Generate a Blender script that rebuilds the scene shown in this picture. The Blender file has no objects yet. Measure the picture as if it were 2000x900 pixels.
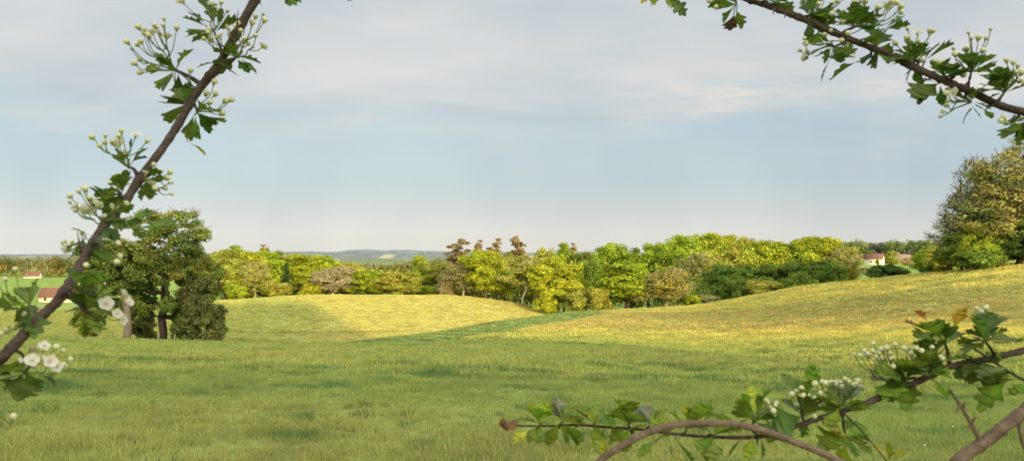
import bpy, math, random
import numpy as np

SEED = 7
rng = np.random.default_rng(SEED)
random.seed(SEED)
scene = bpy.context.scene
COL = scene.collection
F, HOR, CZ = 1511.0, 495.0, 1.7          # focal length in photo pixels, eye level row, eye height
PITCH = math.atan((HOR - 450.0) / F)
SUN_EL, SUN_AZ = math.radians(7.5), math.radians(23)   # low evening sun, behind the camera and to its right
SH = np.array([math.sin(SUN_AZ), -math.cos(SUN_AZ)])   # horizontal direction towards the sun
UH = np.array([math.cos(SUN_AZ), math.sin(SUN_AZ)])


# ------------------------------------------------------------------ helpers
def at(px, py, d):
    cx, cy = (px - 1000) / F, (450 - py) / F
    fw = np.array([0, math.cos(PITCH), math.sin(PITCH)])
    up = np.array([0, -math.sin(PITCH), math.cos(PITCH)])
    v = np.array([1.0, 0, 0]) * cx + up * cy + fw
    return np.array([0, 0, CZ]) + v * d


def mesh_np(name, verts, faces, mats, tone=None, smooth=True, matidx=None):
    """verts (n,3); faces: list/array of equal-size polygons or list of arrays"""
    me = bpy.data.meshes.new(name)
    verts = np.asarray(verts, dtype=np.float32)
    groups = faces if isinstance(faces, list) else [faces]
    groups = [np.asarray(g, dtype=np.int32) for g in groups if len(g)]
    me.vertices.add(len(verts))
    me.vertices.foreach_set('co', verts.ravel())
    nl = sum(g.size for g in groups)
    npoly = sum(len(g) for g in groups)
    me.loops.add(nl)
    me.polygons.add(npoly)
    me.loops.foreach_set('vertex_index', np.concatenate([g.ravel() for g in groups]))
    tot = np.concatenate([np.full(len(g), g.shape[1], np.int32) for g in groups])
    start = np.concatenate([[0], np.cumsum(tot)[:-1]]).astype(np.int32)
    me.polygons.foreach_set('loop_start', start)
    me.polygons.foreach_set('loop_total', tot)
    if smooth:
        me.polygons.foreach_set('use_smooth', np.ones(npoly, bool))
    for m in (mats if isinstance(mats, (list, tuple)) else [mats]):
        me.materials.append(m)
    if matidx is not None:
        me.polygons.foreach_set('material_index', np.asarray(matidx, np.int32))
    if tone is not None:
        a = me.color_attributes.new('tone', 'FLOAT_COLOR', 'POINT')
        t = np.ones((len(verts), 4), np.float32)
        t[:, :3] = tone
        a.data.foreach_set('color', t.ravel())
    me.update(calc_edges=True)
    me.validate()
    return me


class MB:
    """collects quads / tris"""
    def __init__(s):
        s.v, s.q, s.t, s.qm, s.tm, s.c = [], [], [], [], [], []
        s.n = 0

    def add(s, v, q=(), t=(), m=0, c=(1, 1, 1)):
        v = np.asarray(v, float)
        s.v.append(v)
        cc = np.asarray(c, float)
        s.c.append(np.broadcast_to(cc, (len(v), 3)) if cc.ndim == 1 else cc)
        if len(q):
            s.q.append(np.asarray(q, int) + s.n)
            s.qm += [m] * len(q)
        if len(t):
            s.t.append(np.asarray(t, int) + s.n)
            s.tm += [m] * len(t)
        s.n += len(v)

    def tube(s, pts, rad, sides=6, m=0, c=(1, 1, 1)):
        pts = np.asarray(pts, float)
        rad = np.broadcast_to(np.asarray(rad, float), (len(pts),))
        tan = np.gradient(pts, axis=0)
        tan /= np.linalg.norm(tan, axis=1, keepdims=True) + 1e-12
        ref = np.array([0.31, 0.2, 0.93]) if abs(tan[0][2]) < 0.9 else np.array([1.0, 0.1, 0])
        a = np.cross(tan, ref)
        a /= np.linalg.norm(a, axis=1, keepdims=True) + 1e-12
        b = np.cross(tan, a)
        an = np.arange(sides) / sides * 2 * math.pi
        ring = (a[:, None, :] * np.cos(an)[None, :, None] + b[:, None, :] * np.sin(an)[None, :, None])
        v = pts[:, None, :] + ring * rad[:, None, None]
        n = len(pts)
        i, j = np.meshgrid(np.arange(n - 1), np.arange(sides), indexing='ij')
        j2 = (j + 1) % sides
        q = np.stack([i * sides + j, (i + 1) * sides + j, (i + 1) * sides + j2, i * sides + j2], -1).reshape(-1, 4)
        vv = np.concatenate([v.reshape(-1, 3), pts[:1], pts[-1:]])
        k = n * sides
        jj = np.arange(sides)
        t = np.concatenate([np.stack([np.full(sides, k), jj, (jj + 1) % sides], 1),
                            np.stack([np.full(sides, k + 1), (n - 1) * sides + (jj + 1) % sides, (n - 1) * sides + jj], 1)])
        s.add(vv, q, t, m, c)

    def box(s, lo, hi, m=0):
        x0, y0, z0 = lo
        x1, y1, z1 = hi
        v = [(x0, y0, z0), (x1, y0, z0), (x1, y1, z0), (x0, y1, z0), (x0, y0, z1), (x1, y0, z1), (x1, y1, z1), (x0, y1, z1)]
        s.add(v, [(0, 3, 2, 1), (4, 5, 6, 7), (0, 1, 5, 4), (1, 2, 6, 5), (2, 3, 7, 6), (3, 0, 4, 7)], m=m)

    def mesh(s, name, mats, smooth=True):
        g = []
        mi = []
        if s.q:
            g.append(np.concatenate(s.q)); mi += s.qm
        if s.t:
            g.append(np.concatenate(s.t)); mi += s.tm
        return mesh_np(name, np.concatenate(s.v), g, mats, np.concatenate(s.c), smooth, mi)


def link(name, me, parent=None, loc=None):
    o = bpy.data.objects.new(name, me)
    COL.objects.link(o)
    if parent is not None:
        o.parent = parent
    if loc is not None:
        o.location = loc
    return o


def empty(name, loc, rz=0.0):
    o = bpy.data.objects.new(name, None)
    o.empty_display_size = 0.3
    COL.objects.link(o)
    o.location = loc
    o.rotation_euler = (0, 0, rz)
    return o


def tag(o, label=None, cat=None, group=None, kind=None):
    if label: o['label'] = label
    if cat: o['category'] = cat
    if group: o['group'] = group
    if kind: o['kind'] = kind
    return o


def catmull(pts, n=6):
    p = np.asarray(pts, float)
    p = np.concatenate([2 * p[:1] - p[1:2], p, 2 * p[-1:] - p[-2:-1]])
    out = []
    for i in range(1, len(p) - 2):
        for k in range(n):
            t = k / n
            a, b, c, d = p[i - 1], p[i], p[i + 1], p[i + 2]
            out.append(.5 * ((2 * b) + (c - a) * t + (2 * a - 5 * b + 4 * c - d) * t * t + (3 * b - a - 3 * c + d) * t ** 3))
    out.append(p[-2])
    return np.array(out)


def unit(v):
    v = np.asarray(v, float)
    return v / (np.linalg.norm(v, axis=-1, keepdims=True) + 1e-12)


# ------------------------------------------------------------------ materials
def new_mat(name):
    m = bpy.data.materials.new(name)
    m.use_nodes = True
    nt = m.node_tree
    nt.nodes.clear()
    out = nt.nodes.new('ShaderNodeOutputMaterial')
    return m, nt, out


def N(nt, t, **kw):
    n = nt.nodes.new(t)
    for k, v in kw.items():
        if k.startswith('i_'):
            n.inputs[k[2:].replace('_', ' ')].default_value = v
        else:
            setattr(n, k, v)
    return n


def mixc(nt, a, b, fac, blend='MIX'):
    n = nt.nodes.new('ShaderNodeMix')
    n.data_type = 'RGBA'
    n.blend_type = blend
    for sock, val in ((n.inputs[6], a), (n.inputs[7], b), (n.inputs[0], fac)):
        if isinstance(val, bpy.types.NodeSocket):
            nt.links.new(val, sock)
        else:
            sock.default_value = val
    return n.outputs[2]


def ramp(nt, fac, stops):
    r = nt.nodes.new('ShaderNodeValToRGB')
    e = r.color_ramp.elements
    while len(e) > 1:
        e.remove(e[-1])
    e[0].position, e[0].color = stops[0][0], (*stops[0][1], 1)
    for p, c in stops[1:]:
        x = e.new(p)
        x.color = (*c, 1)
    nt.links.new(fac, r.inputs[0])
    return r.outputs[0]


def leaf_mat(name, transl=0.4, rough=0.6, spec=0.12, use_obj=True, base=(1, 1, 1), noise=None):
    """foliage: colour = object colour x the 'tone' of each leaf"""
    m, nt, out = new_mat(name)
    att = N(nt, 'ShaderNodeAttribute', attribute_name='tone')
    if use_obj:
        oi = N(nt, 'ShaderNodeObjectInfo')
        c = mixc(nt, att.outputs[0], oi.outputs['Color'], 1.0, 'MULTIPLY')
    else:
        c = mixc(nt, att.outputs[0], (*base, 1), 1.0, 'MULTIPLY')
    if noise:
        tc = N(nt, 'ShaderNodeTexCoord')
        nz = N(nt, 'ShaderNodeTexNoise', i_Scale=noise, i_Detail=3.0)
        nt.links.new(tc.outputs['Object'], nz.inputs['Vector'])
        c = mixc(nt, c, ramp(nt, nz.outputs[0], [(0.3, (.6, .6, .6)), (0.7, (1.3, 1.3, 1.3))]), 1.0, 'MULTIPLY')
    p = N(nt, 'ShaderNodeBsdfPrincipled', i_Roughness=rough)
    p.inputs['Specular IOR Level'].default_value = spec
    nt.links.new(c, p.inputs['Base Color'])
    t = N(nt, 'ShaderNodeBsdfTranslucent')
    ct = mixc(nt, c, (1.15, 1.1, 0.55, 1), 1.0, 'MULTIPLY')
    nt.links.new(ct, t.inputs['Color'])
    mx = N(nt, 'ShaderNodeMixShader')
    mx.inputs[0].default_value = transl
    nt.links.new(p.outputs[0], mx.inputs[1])
    nt.links.new(t.outputs[0], mx.inputs[2])
    nt.links.new(mx.outputs[0], out.inputs[0])
    return m


def plain_mat(name, col, rough=0.8, spec=0.2, noise=None, lo=0.7, hi=1.25, bump=0.0, stretch=(1, 1, 1), subs=0.0):
    m, nt, out = new_mat(name)
    p = N(nt, 'ShaderNodeBsdfPrincipled', i_Roughness=rough)
    p.inputs['Specular IOR Level'].default_value = spec
    if subs:
        p.inputs['Subsurface Weight'].default_value = subs
        p.inputs['Subsurface Radius'].default_value = (.004, .004, .003)
    att = N(nt, 'ShaderNodeAttribute', attribute_name='tone')
    c = mixc(nt, att.outputs[0], (*col, 1), 1.0, 'MULTIPLY')
    if noise:
        tc = N(nt, 'ShaderNodeTexCoord')
        mp = N(nt, 'ShaderNodeMapping')
        mp.inputs['Scale'].default_value = stretch
        nt.links.new(tc.outputs['Object'], mp.inputs[0])
        nz = N(nt, 'ShaderNodeTexNoise', i_Scale=noise, i_Detail=5.0, i_Roughness=0.6)
        nt.links.new(mp.outputs[0], nz.inputs['Vector'])
        c = mixc(nt, c, ramp(nt, nz.outputs[0], [(0.3, (lo,) * 3), (0.7, (hi,) * 3)]), 1.0, 'MULTIPLY')
        if bump:
            b = N(nt, 'ShaderNodeBump', i_Strength=bump, i_Distance=0.02)
            nt.links.new(nz.outputs[0], b.inputs['Height'])
            nt.links.new(b.outputs[0], p.inputs['Normal'])
    nt.links.new(c, p.inputs['Base Color'])
    nt.links.new(p.outputs[0], out.inputs[0])
    return m


M_CROWN = leaf_mat('tree_leaves', 0.4, 0.7, 0.05)
M_BARK = plain_mat('tree_bark', (.11, .09, .065), 0.9, .1, 3.0, .55, 1.3, .4, (1, 1, .25))
M_PALEBARK = plain_mat('pale_bark', (.42, .36, .27), 0.9, .1, 4.0, .6, 1.2, .3, (1, 1, .4))
M_DEAD = plain_mat('dead_trunk', (.30, .24, .18), 0.9, .1, 4.0, .6, 1.2, .5, (1, 1, .2))
M_HAW_LEAF = leaf_mat('hawthorn_leaf', 0.5, 0.42, 0.35, False, (1, 1, 1), 60.0)
M_STALK = plain_mat('flower_stalk', (.12, .15, .045), .6, .2)
M_TWIG = plain_mat('hawthorn_bark', (.062, .042, .033), .75, .25, 120.0, .55, 1.5, .5, (1, 1, 1))
M_OLDTWIG = plain_mat('old_hawthorn_bark', (.155, .108, .076), .85, .2, 90.0, .6, 1.4, .5, (1, 1, 1))
M_BUD = plain_mat('bud_petals', (.50, .50, .29), .5, .3, subs=.2)
M_CALYX = plain_mat('bud_calyx', (.27, .30, .08), .6, .25)
M_PETAL = leaf_mat('petals', .35, .6, .15, False, (.66, .65, .60))
M_STAMEN = plain_mat('stamens', (.50, .42, .20), .6, .2)


# ------------------------------------------------------------------ terrain
NEAR = [(0, None, 1.7), (3, None, 1.78), (6, None, 2.35)]
COLS = {
    -900: [(11, 885), (20, 755), (35, 690), (55, 660), (72, 648), (90, 642), (130, 630), (170, 612), (230, 590), (330, 562), (450, 541), (600, 530), (1000, 518), (3000, 506), (9000, 500)],
    0: [(11, 900), (20, 758), (35, 692), (55, 665), (72, 655), (90, 656), (108, 650), (140, 632), (170, 616), (230, 598), (300, 576), (380, 554), (450, 541), (600, 532), (1000, 520), (3000, 506), (9000, 500)],
    250: [(11, 900), (20, 761), (35, 694), (55, 671), (72, 667), (88, 665), (104, 664), (120, 653), (140, 633), (160, 618), (180, 608), (200, 602), (220, 599), (260, 592), (350, 568), (450, 545), (600, 534), (1000, 520), (3000, 506), (9000, 500)],
    430: [(11, 900), (20, 761), (35, 696), (55, 674), (75, 670), (90, 669), (104, 669), (118, 660), (135, 640), (150, 621), (165, 606), (180, 595), (192, 588), (207, 591), (240, 591), (300, 582), (450, 547), (700, 530), (1000, 520), (3000, 508), (9000, 501)],
    650: [(11, 900), (20, 761), (35, 698), (55, 678), (75, 673), (92, 672), (105, 675), (118, 668), (130, 650), (145, 624), (160, 602), (175, 584), (187, 576), (202, 581), (240, 590), (300, 582), (450, 547), (700, 528), (1000, 518), (3000, 508), (9000, 501)],
    850: [(11, 900), (20, 763), (35, 700), (55, 681), (75, 673), (92, 664), (108, 653), (118, 649), (128, 652), (140, 636), (155, 611), (168, 590), (180, 577), (194, 579), (215, 588), (300, 580), (450, 547), (700, 528), (1000, 518), (3000, 508), (9000, 501)],
    1000: [(11, 900), (20, 765), (35, 702), (50, 683), (65, 669), (80, 655), (100, 640), (115, 630), (128, 624), (142, 628), (154, 622), (167, 604), (178, 592), (192, 597), (230, 604), (300, 588), (450, 550), (700, 530), (1000, 518), (3000, 508), (9000, 501)],
    1100: [(11, 900), (20, 768), (35, 707), (50, 683), (65, 665), (80, 650), (100, 633), (120, 620), (138, 611), (156, 616), (176, 613), (200, 614), (250, 604), (300, 592), (450, 552), (700, 530), (1000, 518), (3000, 508), (9000, 501)],
    1350: [(11, 900), (20, 776), (35, 717), (50, 683), (65, 659), (80, 642), (100, 624), (120, 609), (143, 597), (168, 604), (200, 601), (230, 595), (300, 580), (450, 548), (700, 528), (1000, 518), (3000, 508), (9000, 501)],
    1600: [(11, 900), (20, 786), (35, 715), (50, 672), (65, 640), (80, 615), (100, 588), (120, 567), (137, 556), (165, 567), (200, 569), (250, 560), (300, 551), (400, 535), (480, 519), (600, 514), (1000, 508), (3000, 504), (9000, 500)],
    1750: [(11, 900), (20, 788), (35, 714), (50, 661), (65, 622), (80, 592), (100, 562), (118, 546), (130, 541), (160, 551), (200, 552), (260, 546), (350, 534), (420, 525), (480, 516), (550, 511), (700, 506), (1000, 502), (3000, 500), (9000, 499)],
    2000: [(11, 900), (20, 780), (35, 700), (50, 640), (65, 598), (80, 563), (95, 536), (108, 519), (118, 515), (150, 521), (200, 524), (300, 521), (480, 512), (700, 506), (1000, 502), (3000, 500), (9000, 499)],
    2700: [(11, 890), (20, 765), (35, 680), (50, 612), (65, 566), (80, 532), (95, 510), (110, 498), (130, 490), (170, 492), (300, 495), (480, 498), (700, 500), (1000, 500), (3000, 500), (9000, 499)],
}


class Pchip:
    def __init__(s, x, y):
        s.x, s.y = np.asarray(x, float), np.asarray(y, float)
        h = np.diff(s.x)
        dl = np.diff(s.y) / h
        m = np.zeros(len(s.x))
        for i in range(1, len(s.x) - 1):
            if dl[i - 1] * dl[i] > 0:
                w1, w2 = 2 * h[i] + h[i - 1], h[i] + 2 * h[i - 1]
                m[i] = (w1 + w2) / (w1 / dl[i - 1] + w2 / dl[i])
        m[0], m[-1] = dl[0], dl[-1]
        s.m = m

    def __call__(s, q):
        q = np.clip(q, s.x[0], s.x[-1])
        i = np.clip(np.searchsorted(s.x, q) - 1, 0, len(s.x) - 2)
        h = s.x[i + 1] - s.x[i]
        t = (q - s.x[i]) / h
        return ((2 * t ** 3 - 3 * t ** 2 + 1) * s.y[i] + (t ** 3 - 2 * t ** 2 + t) * h * s.m[i]
                + (-2 * t ** 3 + 3 * t ** 2) * s.y[i + 1] + (t ** 3 - t ** 2) * h * s.m[i + 1])


CPX = sorted(COLS)
CFN = []
for c in CPX:
    ds = [a for a, _, _ in NEAR] + [a for a, _ in COLS[c]]
    hs = [h for _, _, h in NEAR] + [(py - HOR) / F * d for d, py in COLS[c]]
    CFN.append(Pchip(ds, hs))


def ground_z(x, y):
    x, y = np.atleast_1d(np.asarray(x, float)), np.atleast_1d(np.asarray(y, float))
    r = np.hypot(x, y)
    ang = np.arctan2(x, y)
    lim = math.radians(50)
    ca = np.clip(ang, -lim, lim)
    px = np.clip(1000 + F * np.tan(ca), CPX[0], CPX[-1])
    d = r * np.cos(ca)
    H = np.stack([f(d) for f in CFN])            # (ncol, n)
    xs = np.array(CPX, float)
    # monotone cubic across the columns
    hh = np.diff(xs)[:, None]
    dl = np.diff(H, axis=0) / hh
    m = np.zeros_like(H)
    pos = dl[:-1] * dl[1:] > 0
    w1, w2 = 2 * hh[1:] + hh[:-1], hh[1:] + 2 * hh[:-1]
    with np.errstate(divide='ignore', invalid='ignore'):
        hm = (w1 + w2) / (w1 / dl[:-1] + w2 / dl[1:])
    m[1:-1] = np.where(pos, hm, 0)
    i = np.clip(np.searchsorted(xs, px) - 1, 0, len(xs) - 2)
    k = np.arange(len(px))
    h = xs[i + 1] - xs[i]
    t = (px - xs[i]) / h
    z = ((2 * t ** 3 - 3 * t ** 2 + 1) * H[i, k] + (t ** 3 - 2 * t ** 2 + t) * h * m[i, k]
         + (-2 * t ** 3 + 3 * t ** 2) * H[i + 1, k] + (t ** 3 - t ** 2) * h * m[i + 1, k])
    # small undulations of a grazed field
    und = (0.05 * np.sin(x * .41 + 1.3 * np.sin(y * .13)) * np.sin(y * .33 + .7) + 0.09 * np.sin(x * .11 + 2 + .05 * y) * np.sin(y * .093)) * np.clip((r - 8) / 20, 0, 1)
    # the land behind the camera lifts again
    back = np.clip((np.abs(ang) - math.radians(75)) / math.radians(40), 0, 1)
    lift = back * np.clip((r - 6) / 150, 0, 1) * 9.0
    return CZ - z + und + lift


def gz(x, y):
    return float(ground_z(x, y)[0])


def vnoise(x, y, s):
    """cheap smooth value noise"""
    x, y = x * s, y * s
    xi, yi = np.floor(x), np.floor(y)
    fx, fy = x - xi, y - yi
    fx, fy = fx * fx * (3 - 2 * fx), fy * fy * (3 - 2 * fy)

    def hsh(a, b):
        v = np.sin(a * 127.1 + b * 311.7) * 43758.5453
        return v - np.floor(v)
    return ((hsh(xi, yi) * (1 - fx) + hsh(xi + 1, yi) * fx) * (1 - fy)
            + (hsh(xi, yi + 1) * (1 - fx) + hsh(xi + 1, yi + 1) * fx) * fy)


def sstep(a, b, x):
    t = np.clip((x - a) / (b - a), 0, 1)
    return t * t * (3 - 2 * t)


G_PASTURE = np.array([.315, .40, .12])
G_LUSH = np.array([.10, .215, .075])
G_DRY = np.array([.55, .50, .18])
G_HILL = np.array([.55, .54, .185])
G_CROP = np.array([.26, .37, .135])
G_MEADOW = np.array([.25, .35, .085])


def ground_colour(x, y):
    """turf colour at a place, some light and shade painted in (pasture, dry slope, crop strip, hay hill, far meadows)"""
    x, y = np.asarray(x, float), np.asarray(y, float)
    yy = np.maximum(y, 1)
    px = 1000 + F * x / yy
    c = np.repeat(G_PASTURE[None], len(x), 0)
    w = 4 * (vnoise(x, y, .07) - .5)
    lush = np.maximum(sstep(.60, .76, vnoise(x + 50, y * 1.6 + 9, .8) * .55 + vnoise(x, y * 1.5, .15) * .45), .8 * sstep(.80, .93, vnoise(x * .7 + 3, y * 1.3 + 70, .6)))
    c = c + (G_LUSH - c) * (lush * .75 * (y < 100))[:, None]
    brown = sstep(.45, .7, vnoise(x * .8 + 17, y + 3, .16)) * .30 * (1 - lush)
    c = c + (G_DRY * .85 - c) * (brown * sstep(60, 20, y))[:, None]
    # dry, seeding slope on the right, its lit and dim bands painted in
    u = x * .80 + y * .6
    dry = sstep(38, 58, u + w * 1.5) * (px > 900)
    streak = .55 + .45 * sstep(.3, .7, vnoise(x * .35 + 5, y * 1.2, .33))
    gy = np.array([.60, .575, .165])
    dim_band = (sstep(52, 64, u + w) * (1 - .9 * sstep(88, 97, u)))[:, None]
    c = c + (gy + (G_DRY * .86 - gy) * dim_band - c) * (dry * streak)[:, None]
    # crop strip along the hollow
    lo = np.interp(px, [560, 700, 850, 1000, 1100, 1190], [96, 90, 90, 88, 104, 128])
    hi = np.interp(px, [560, 700, 850, 1000, 1100, 1190], [99, 118, 126, 150, 152, 150])
    crop = sstep(0, 2.5, y - lo + w * .3) * sstep(0, 2.5, hi - y) * sstep(560, 620, px) * sstep(1200, 1160, px)
    c = c + (G_CROP * (.9 + .25 * np.sin(x * 2.2 + y * .9))[:, None] - c) * crop[:, None]
    # hay hill beyond the hollow
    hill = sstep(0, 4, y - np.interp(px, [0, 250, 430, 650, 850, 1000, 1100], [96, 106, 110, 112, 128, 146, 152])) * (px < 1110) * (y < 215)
    hill_shaded = np.array(G_HILL)[None] + (G_PASTURE * 1.15 - G_HILL)[None] * (.55 * sstep(660, 480, px + 60 * w))[:, None]  # left side greener and darker: its shade put into the turf colour
    c = c + (hill_shaded - c) * (hill * .9)[:, None]
    for ty, tw, tcol, k in ((133.0, .7, (.13, .17, .06), .7), (127.5, .6, (.42, .42, .17), .7), (119.0, 1.1, (.15, .21, .07), .5)):
        line = np.exp(-((y - ty - 2.5 * np.sin(x * .05 + ty) - .05 * x) / tw) ** 2) * sstep(420, 470, px) * sstep(860, 760, px)
        c = c + (np.array(tcol) - c) * (line * k)[:, None]
    oak_shade = np.exp(-(((x + 40) / 8.5) ** 2 + ((y - 97) / 6.0) ** 2) ** 2) * (.55 + .6 * vnoise(x, y, .8))   # shade under the oak painted in, as brown leaf litter
    c = c + (np.array([.085, .062, .038]) - c) * np.clip(oak_shade, 0, .95)[:, None]
    far = sstep(215, 260, y)
    c = c + (G_MEADOW - c) * far[:, None]
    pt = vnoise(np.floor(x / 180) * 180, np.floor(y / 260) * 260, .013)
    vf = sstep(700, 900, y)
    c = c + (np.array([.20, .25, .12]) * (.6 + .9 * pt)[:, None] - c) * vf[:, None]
    c *= (.86 + .28 * vnoise(x, y, .9))[:, None]
    return c


def build_ground():
    th = np.concatenate([np.radians(np.arange(-40, 40, .13)), np.radians(np.arange(40, 320, 2.0))])
    r = np.concatenate([[0.0], np.geomspace(.6, 30, 70)[:-1], np.linspace(30, 240, 200)[:-1], np.geomspace(240, 14000, 70)])
    T, R = np.meshgrid(th, r, indexing='ij')
    x, y = (R * np.sin(T)).ravel(), (R * np.cos(T)).ravel()
    z = ground_z(x, y)
    nt_, nr = len(th), len(r)
    i, j = np.meshgrid(np.arange(nt_), np.arange(nr - 1), indexing='ij')
    i2 = (i + 1) % nt_
    q = np.stack([i * nr + j, i * nr + j + 1, i2 * nr + j + 1, i2 * nr + j], -1).reshape(-1, 4)[:, ::-1]
    m, nt, out = new_mat('turf')
    att = N(nt, 'ShaderNodeAttribute', attribute_name='tone')
    tc = N(nt, 'ShaderNodeTexCoord')
    nz = N(nt, 'ShaderNodeTexNoise', i_Scale=2.2, i_Detail=8.0, i_Roughness=.7)
    nt.links.new(tc.outputs['Object'], nz.inputs['Vector'])
    c = mixc(nt, att.outputs[0], ramp(nt, nz.outputs[0], [(.28, (.62, .68, .6)), (.52, (1, 1, 1)), (.75, (1.3, 1.22, 1.1))]), 1.0, 'MULTIPLY')
    p = N(nt, 'ShaderNodeBsdfPrincipled', i_Roughness=.95)
    p.inputs['Specular IOR Level'].default_value = .05
    nt.links.new(c, p.inputs['Base Color'])
    b = N(nt, 'ShaderNodeBump', i_Strength=.9, i_Distance=.25)
    nt.links.new(nz.outputs[0], b.inputs['Height'])
    nt.links.new(b.outputs[0], p.inputs['Normal'])
    nt.links.new(p.outputs[0], out.inputs[0])
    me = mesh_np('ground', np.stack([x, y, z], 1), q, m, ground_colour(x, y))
    return tag(link('ground', me), kind='structure')


build_ground()


# ------------------------------------------------------------------ grass (stuff): blades instanced over the fields
def tuft(n, spread, h, w, seed, lean=.5, seed_heads=.07):
    g = np.random.default_rng(seed)
    v, t, tone = [], [], []
    for k in range(n):
        a = g.uniform(0, 6.283); rr = spread * math.sqrt(g.uniform())
        b = np.array([rr * math.cos(a), rr * math.sin(a), -.02])
        d = g.uniform(0, 6.283)
        hh = h * g.uniform(.55, 1.15)
        side = np.array([math.cos(d), math.sin(d), 0]) * w * g.uniform(.6, 1.2)
        l = g.uniform(0, 6.283)
        le = np.array([math.cos(l), math.sin(l), 0]) * hh * lean * g.uniform(.2, 1)
        mid = b + le * .35 + np.array([0, 0, hh * .6])
        tip = b + le + np.array([0, 0, hh * g.uniform(.8, 1)])
        i = len(v)
        v += [b - side, b + side, mid - side * .8, mid + side * .8, tip]
        t += [(i, i + 1, i + 3), (i, i + 3, i + 2), (i + 2, i + 3, i + 4)]
        s = g.uniform(.72, 1.28); yv = g.uniform(0, 1)
        if seed_heads and g.uniform() < seed_heads:          # a dry flowering stalk
            v[-1] = tip + np.array([0, 0, hh * .35]); yv = 2.2; s *= 1.2
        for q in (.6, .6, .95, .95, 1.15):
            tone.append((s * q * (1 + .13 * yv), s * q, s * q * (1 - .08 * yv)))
    return np.array(v), np.array(t), np.array(tone)


def grass_material():
    m, nt, out = new_mat('grass_blade')
    a1 = N(nt, 'ShaderNodeAttribute', attribute_name='tone')
    a2 = N(nt, 'ShaderNodeAttribute', attribute_name='tint', attribute_type='INSTANCER')
    c = mixc(nt, a1.outputs[0], a2.outputs[0], 1.0, 'MULTIPLY')
    p = N(nt, 'ShaderNodeBsdfDiffuse')
    nt.links.new(c, p.inputs['Color'])
    t = N(nt, 'ShaderNodeBsdfTranslucent')
    nt.links.new(c, t.inputs['Color'])
    mx = N(nt, 'ShaderNodeMixShader')
    mx.inputs[0].default_value = .35
    nt.links.new(p.outputs[0], mx.inputs[1])
    nt.links.new(t.outputs[0], mx.inputs[2])
    nt.links.new(mx.outputs[0], out.inputs[0])
    return m


M_GRASS = grass_material()


def grass_field(name, pts, tint, scl, tufts, smin):
    """one object: its mesh holds the sample tufts plus the places, a node group sets tufts on the places"""
    v, t, tone, idx = [], [], [], []
    n = 0
    for k, (tv, tt, tn) in enumerate(tufts):
        v.append(tv); t.append(tt + n); tone.append(tn); idx += [k + 1] * len(tv)
        n += len(tv)
    V = np.concatenate(v + [pts])
    T = np.concatenate(tone + [np.ones((len(pts), 3))])
    me = mesh_np(name, V, np.concatenate(t), M_GRASS, T)
    kind = np.concatenate([np.array(idx), np.zeros(len(pts))]).astype(np.int32)
    a = me.attributes.new('kind', 'INT', 'POINT'); a.data.foreach_set('value', kind)
    a = me.attributes.new('scl', 'FLOAT', 'POINT'); a.data.foreach_set('value', np.concatenate([np.ones(n), scl]).astype(np.float32))
    a = me.attributes.new('pick', 'INT', 'POINT'); a.data.foreach_set('value', np.concatenate([np.zeros(n), rng.integers(0, len(tufts), len(pts))]).astype(np.int32))
    a = me.attributes.new('tint', 'FLOAT_COLOR', 'POINT')
    tt = np.ones((n + len(pts), 4), np.float32); tt[n:, :3] = tint
    a.data.foreach_set('color', tt.ravel())
    o = link(name, me)
    ng = bpy.data.node_groups.new(name + '_nodes', 'GeometryNodeTree')
    ng.interface.new_socket('Geometry', in_out='INPUT', socket_type='NodeSocketGeometry')
    ng.interface.new_socket('Geometry', in_out='OUTPUT', socket_type='NodeSocketGeometry')
    gi, go = ng.nodes.new('NodeGroupInput'), ng.nodes.new('NodeGroupOutput')

    def attr(nm, ty):
        x = ng.nodes.new('GeometryNodeInputNamedAttribute'); x.data_type = ty; x.inputs[0].default_value = nm
        return x.outputs[0]

    def eq(sock, k):
        c = ng.nodes.new('FunctionNodeCompare'); c.data_type = 'INT'; c.operation = 'EQUAL'
        ng.links.new(sock, c.inputs[2]); c.inputs[3].default_value = k
        return c.outputs[0]
    kd = attr('kind', 'INT')

    def sep(k):
        s = ng.nodes.new('GeometryNodeSeparateGeometry'); s.domain = 'POINT'
        ng.links.new(gi.outputs[0], s.inputs[0]); ng.links.new(eq(kd, k), s.inputs[1])
        return s.outputs[0]
    places = sep(0)
    join = ng.nodes.new('GeometryNodeJoinGeometry')
    rv = ng.nodes.new('FunctionNodeRandomValue'); rv.data_type = 'FLOAT_VECTOR'
    rv.inputs[0].default_value = (-.12, -.12, 0); rv.inputs[1].default_value = (.12, .12, 6.283)
    for k in range(len(tufts)):
        ip = ng.nodes.new('GeometryNodeInstanceOnPoints')
        ng.links.new(places, ip.inputs['Points'])
        ng.links.new(eq(attr('pick', 'INT'), k), ip.inputs['Selection'])
        ng.links.new(sep(k + 1), ip.inputs['Instance'])
        ng.links.new(rv.outputs[0], ip.inputs['Rotation'])
        ng.links.new(attr('scl', 'FLOAT'), ip.inputs['Scale'])
        ng.links.new(ip.outputs[0], join.inputs[0])
    ng.links.new(join.outputs[0], go.inputs[0])
    md = o.modifiers.new('grass', 'NODES'); md.node_group = ng
    return o


def scatter(d0, d1, n, wide=.78):
    d = np.sqrt(rng.uniform(d0 ** 2, d1 ** 2, n))
    x = rng.uniform(-wide, wide, n) * d
    return x, d


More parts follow.
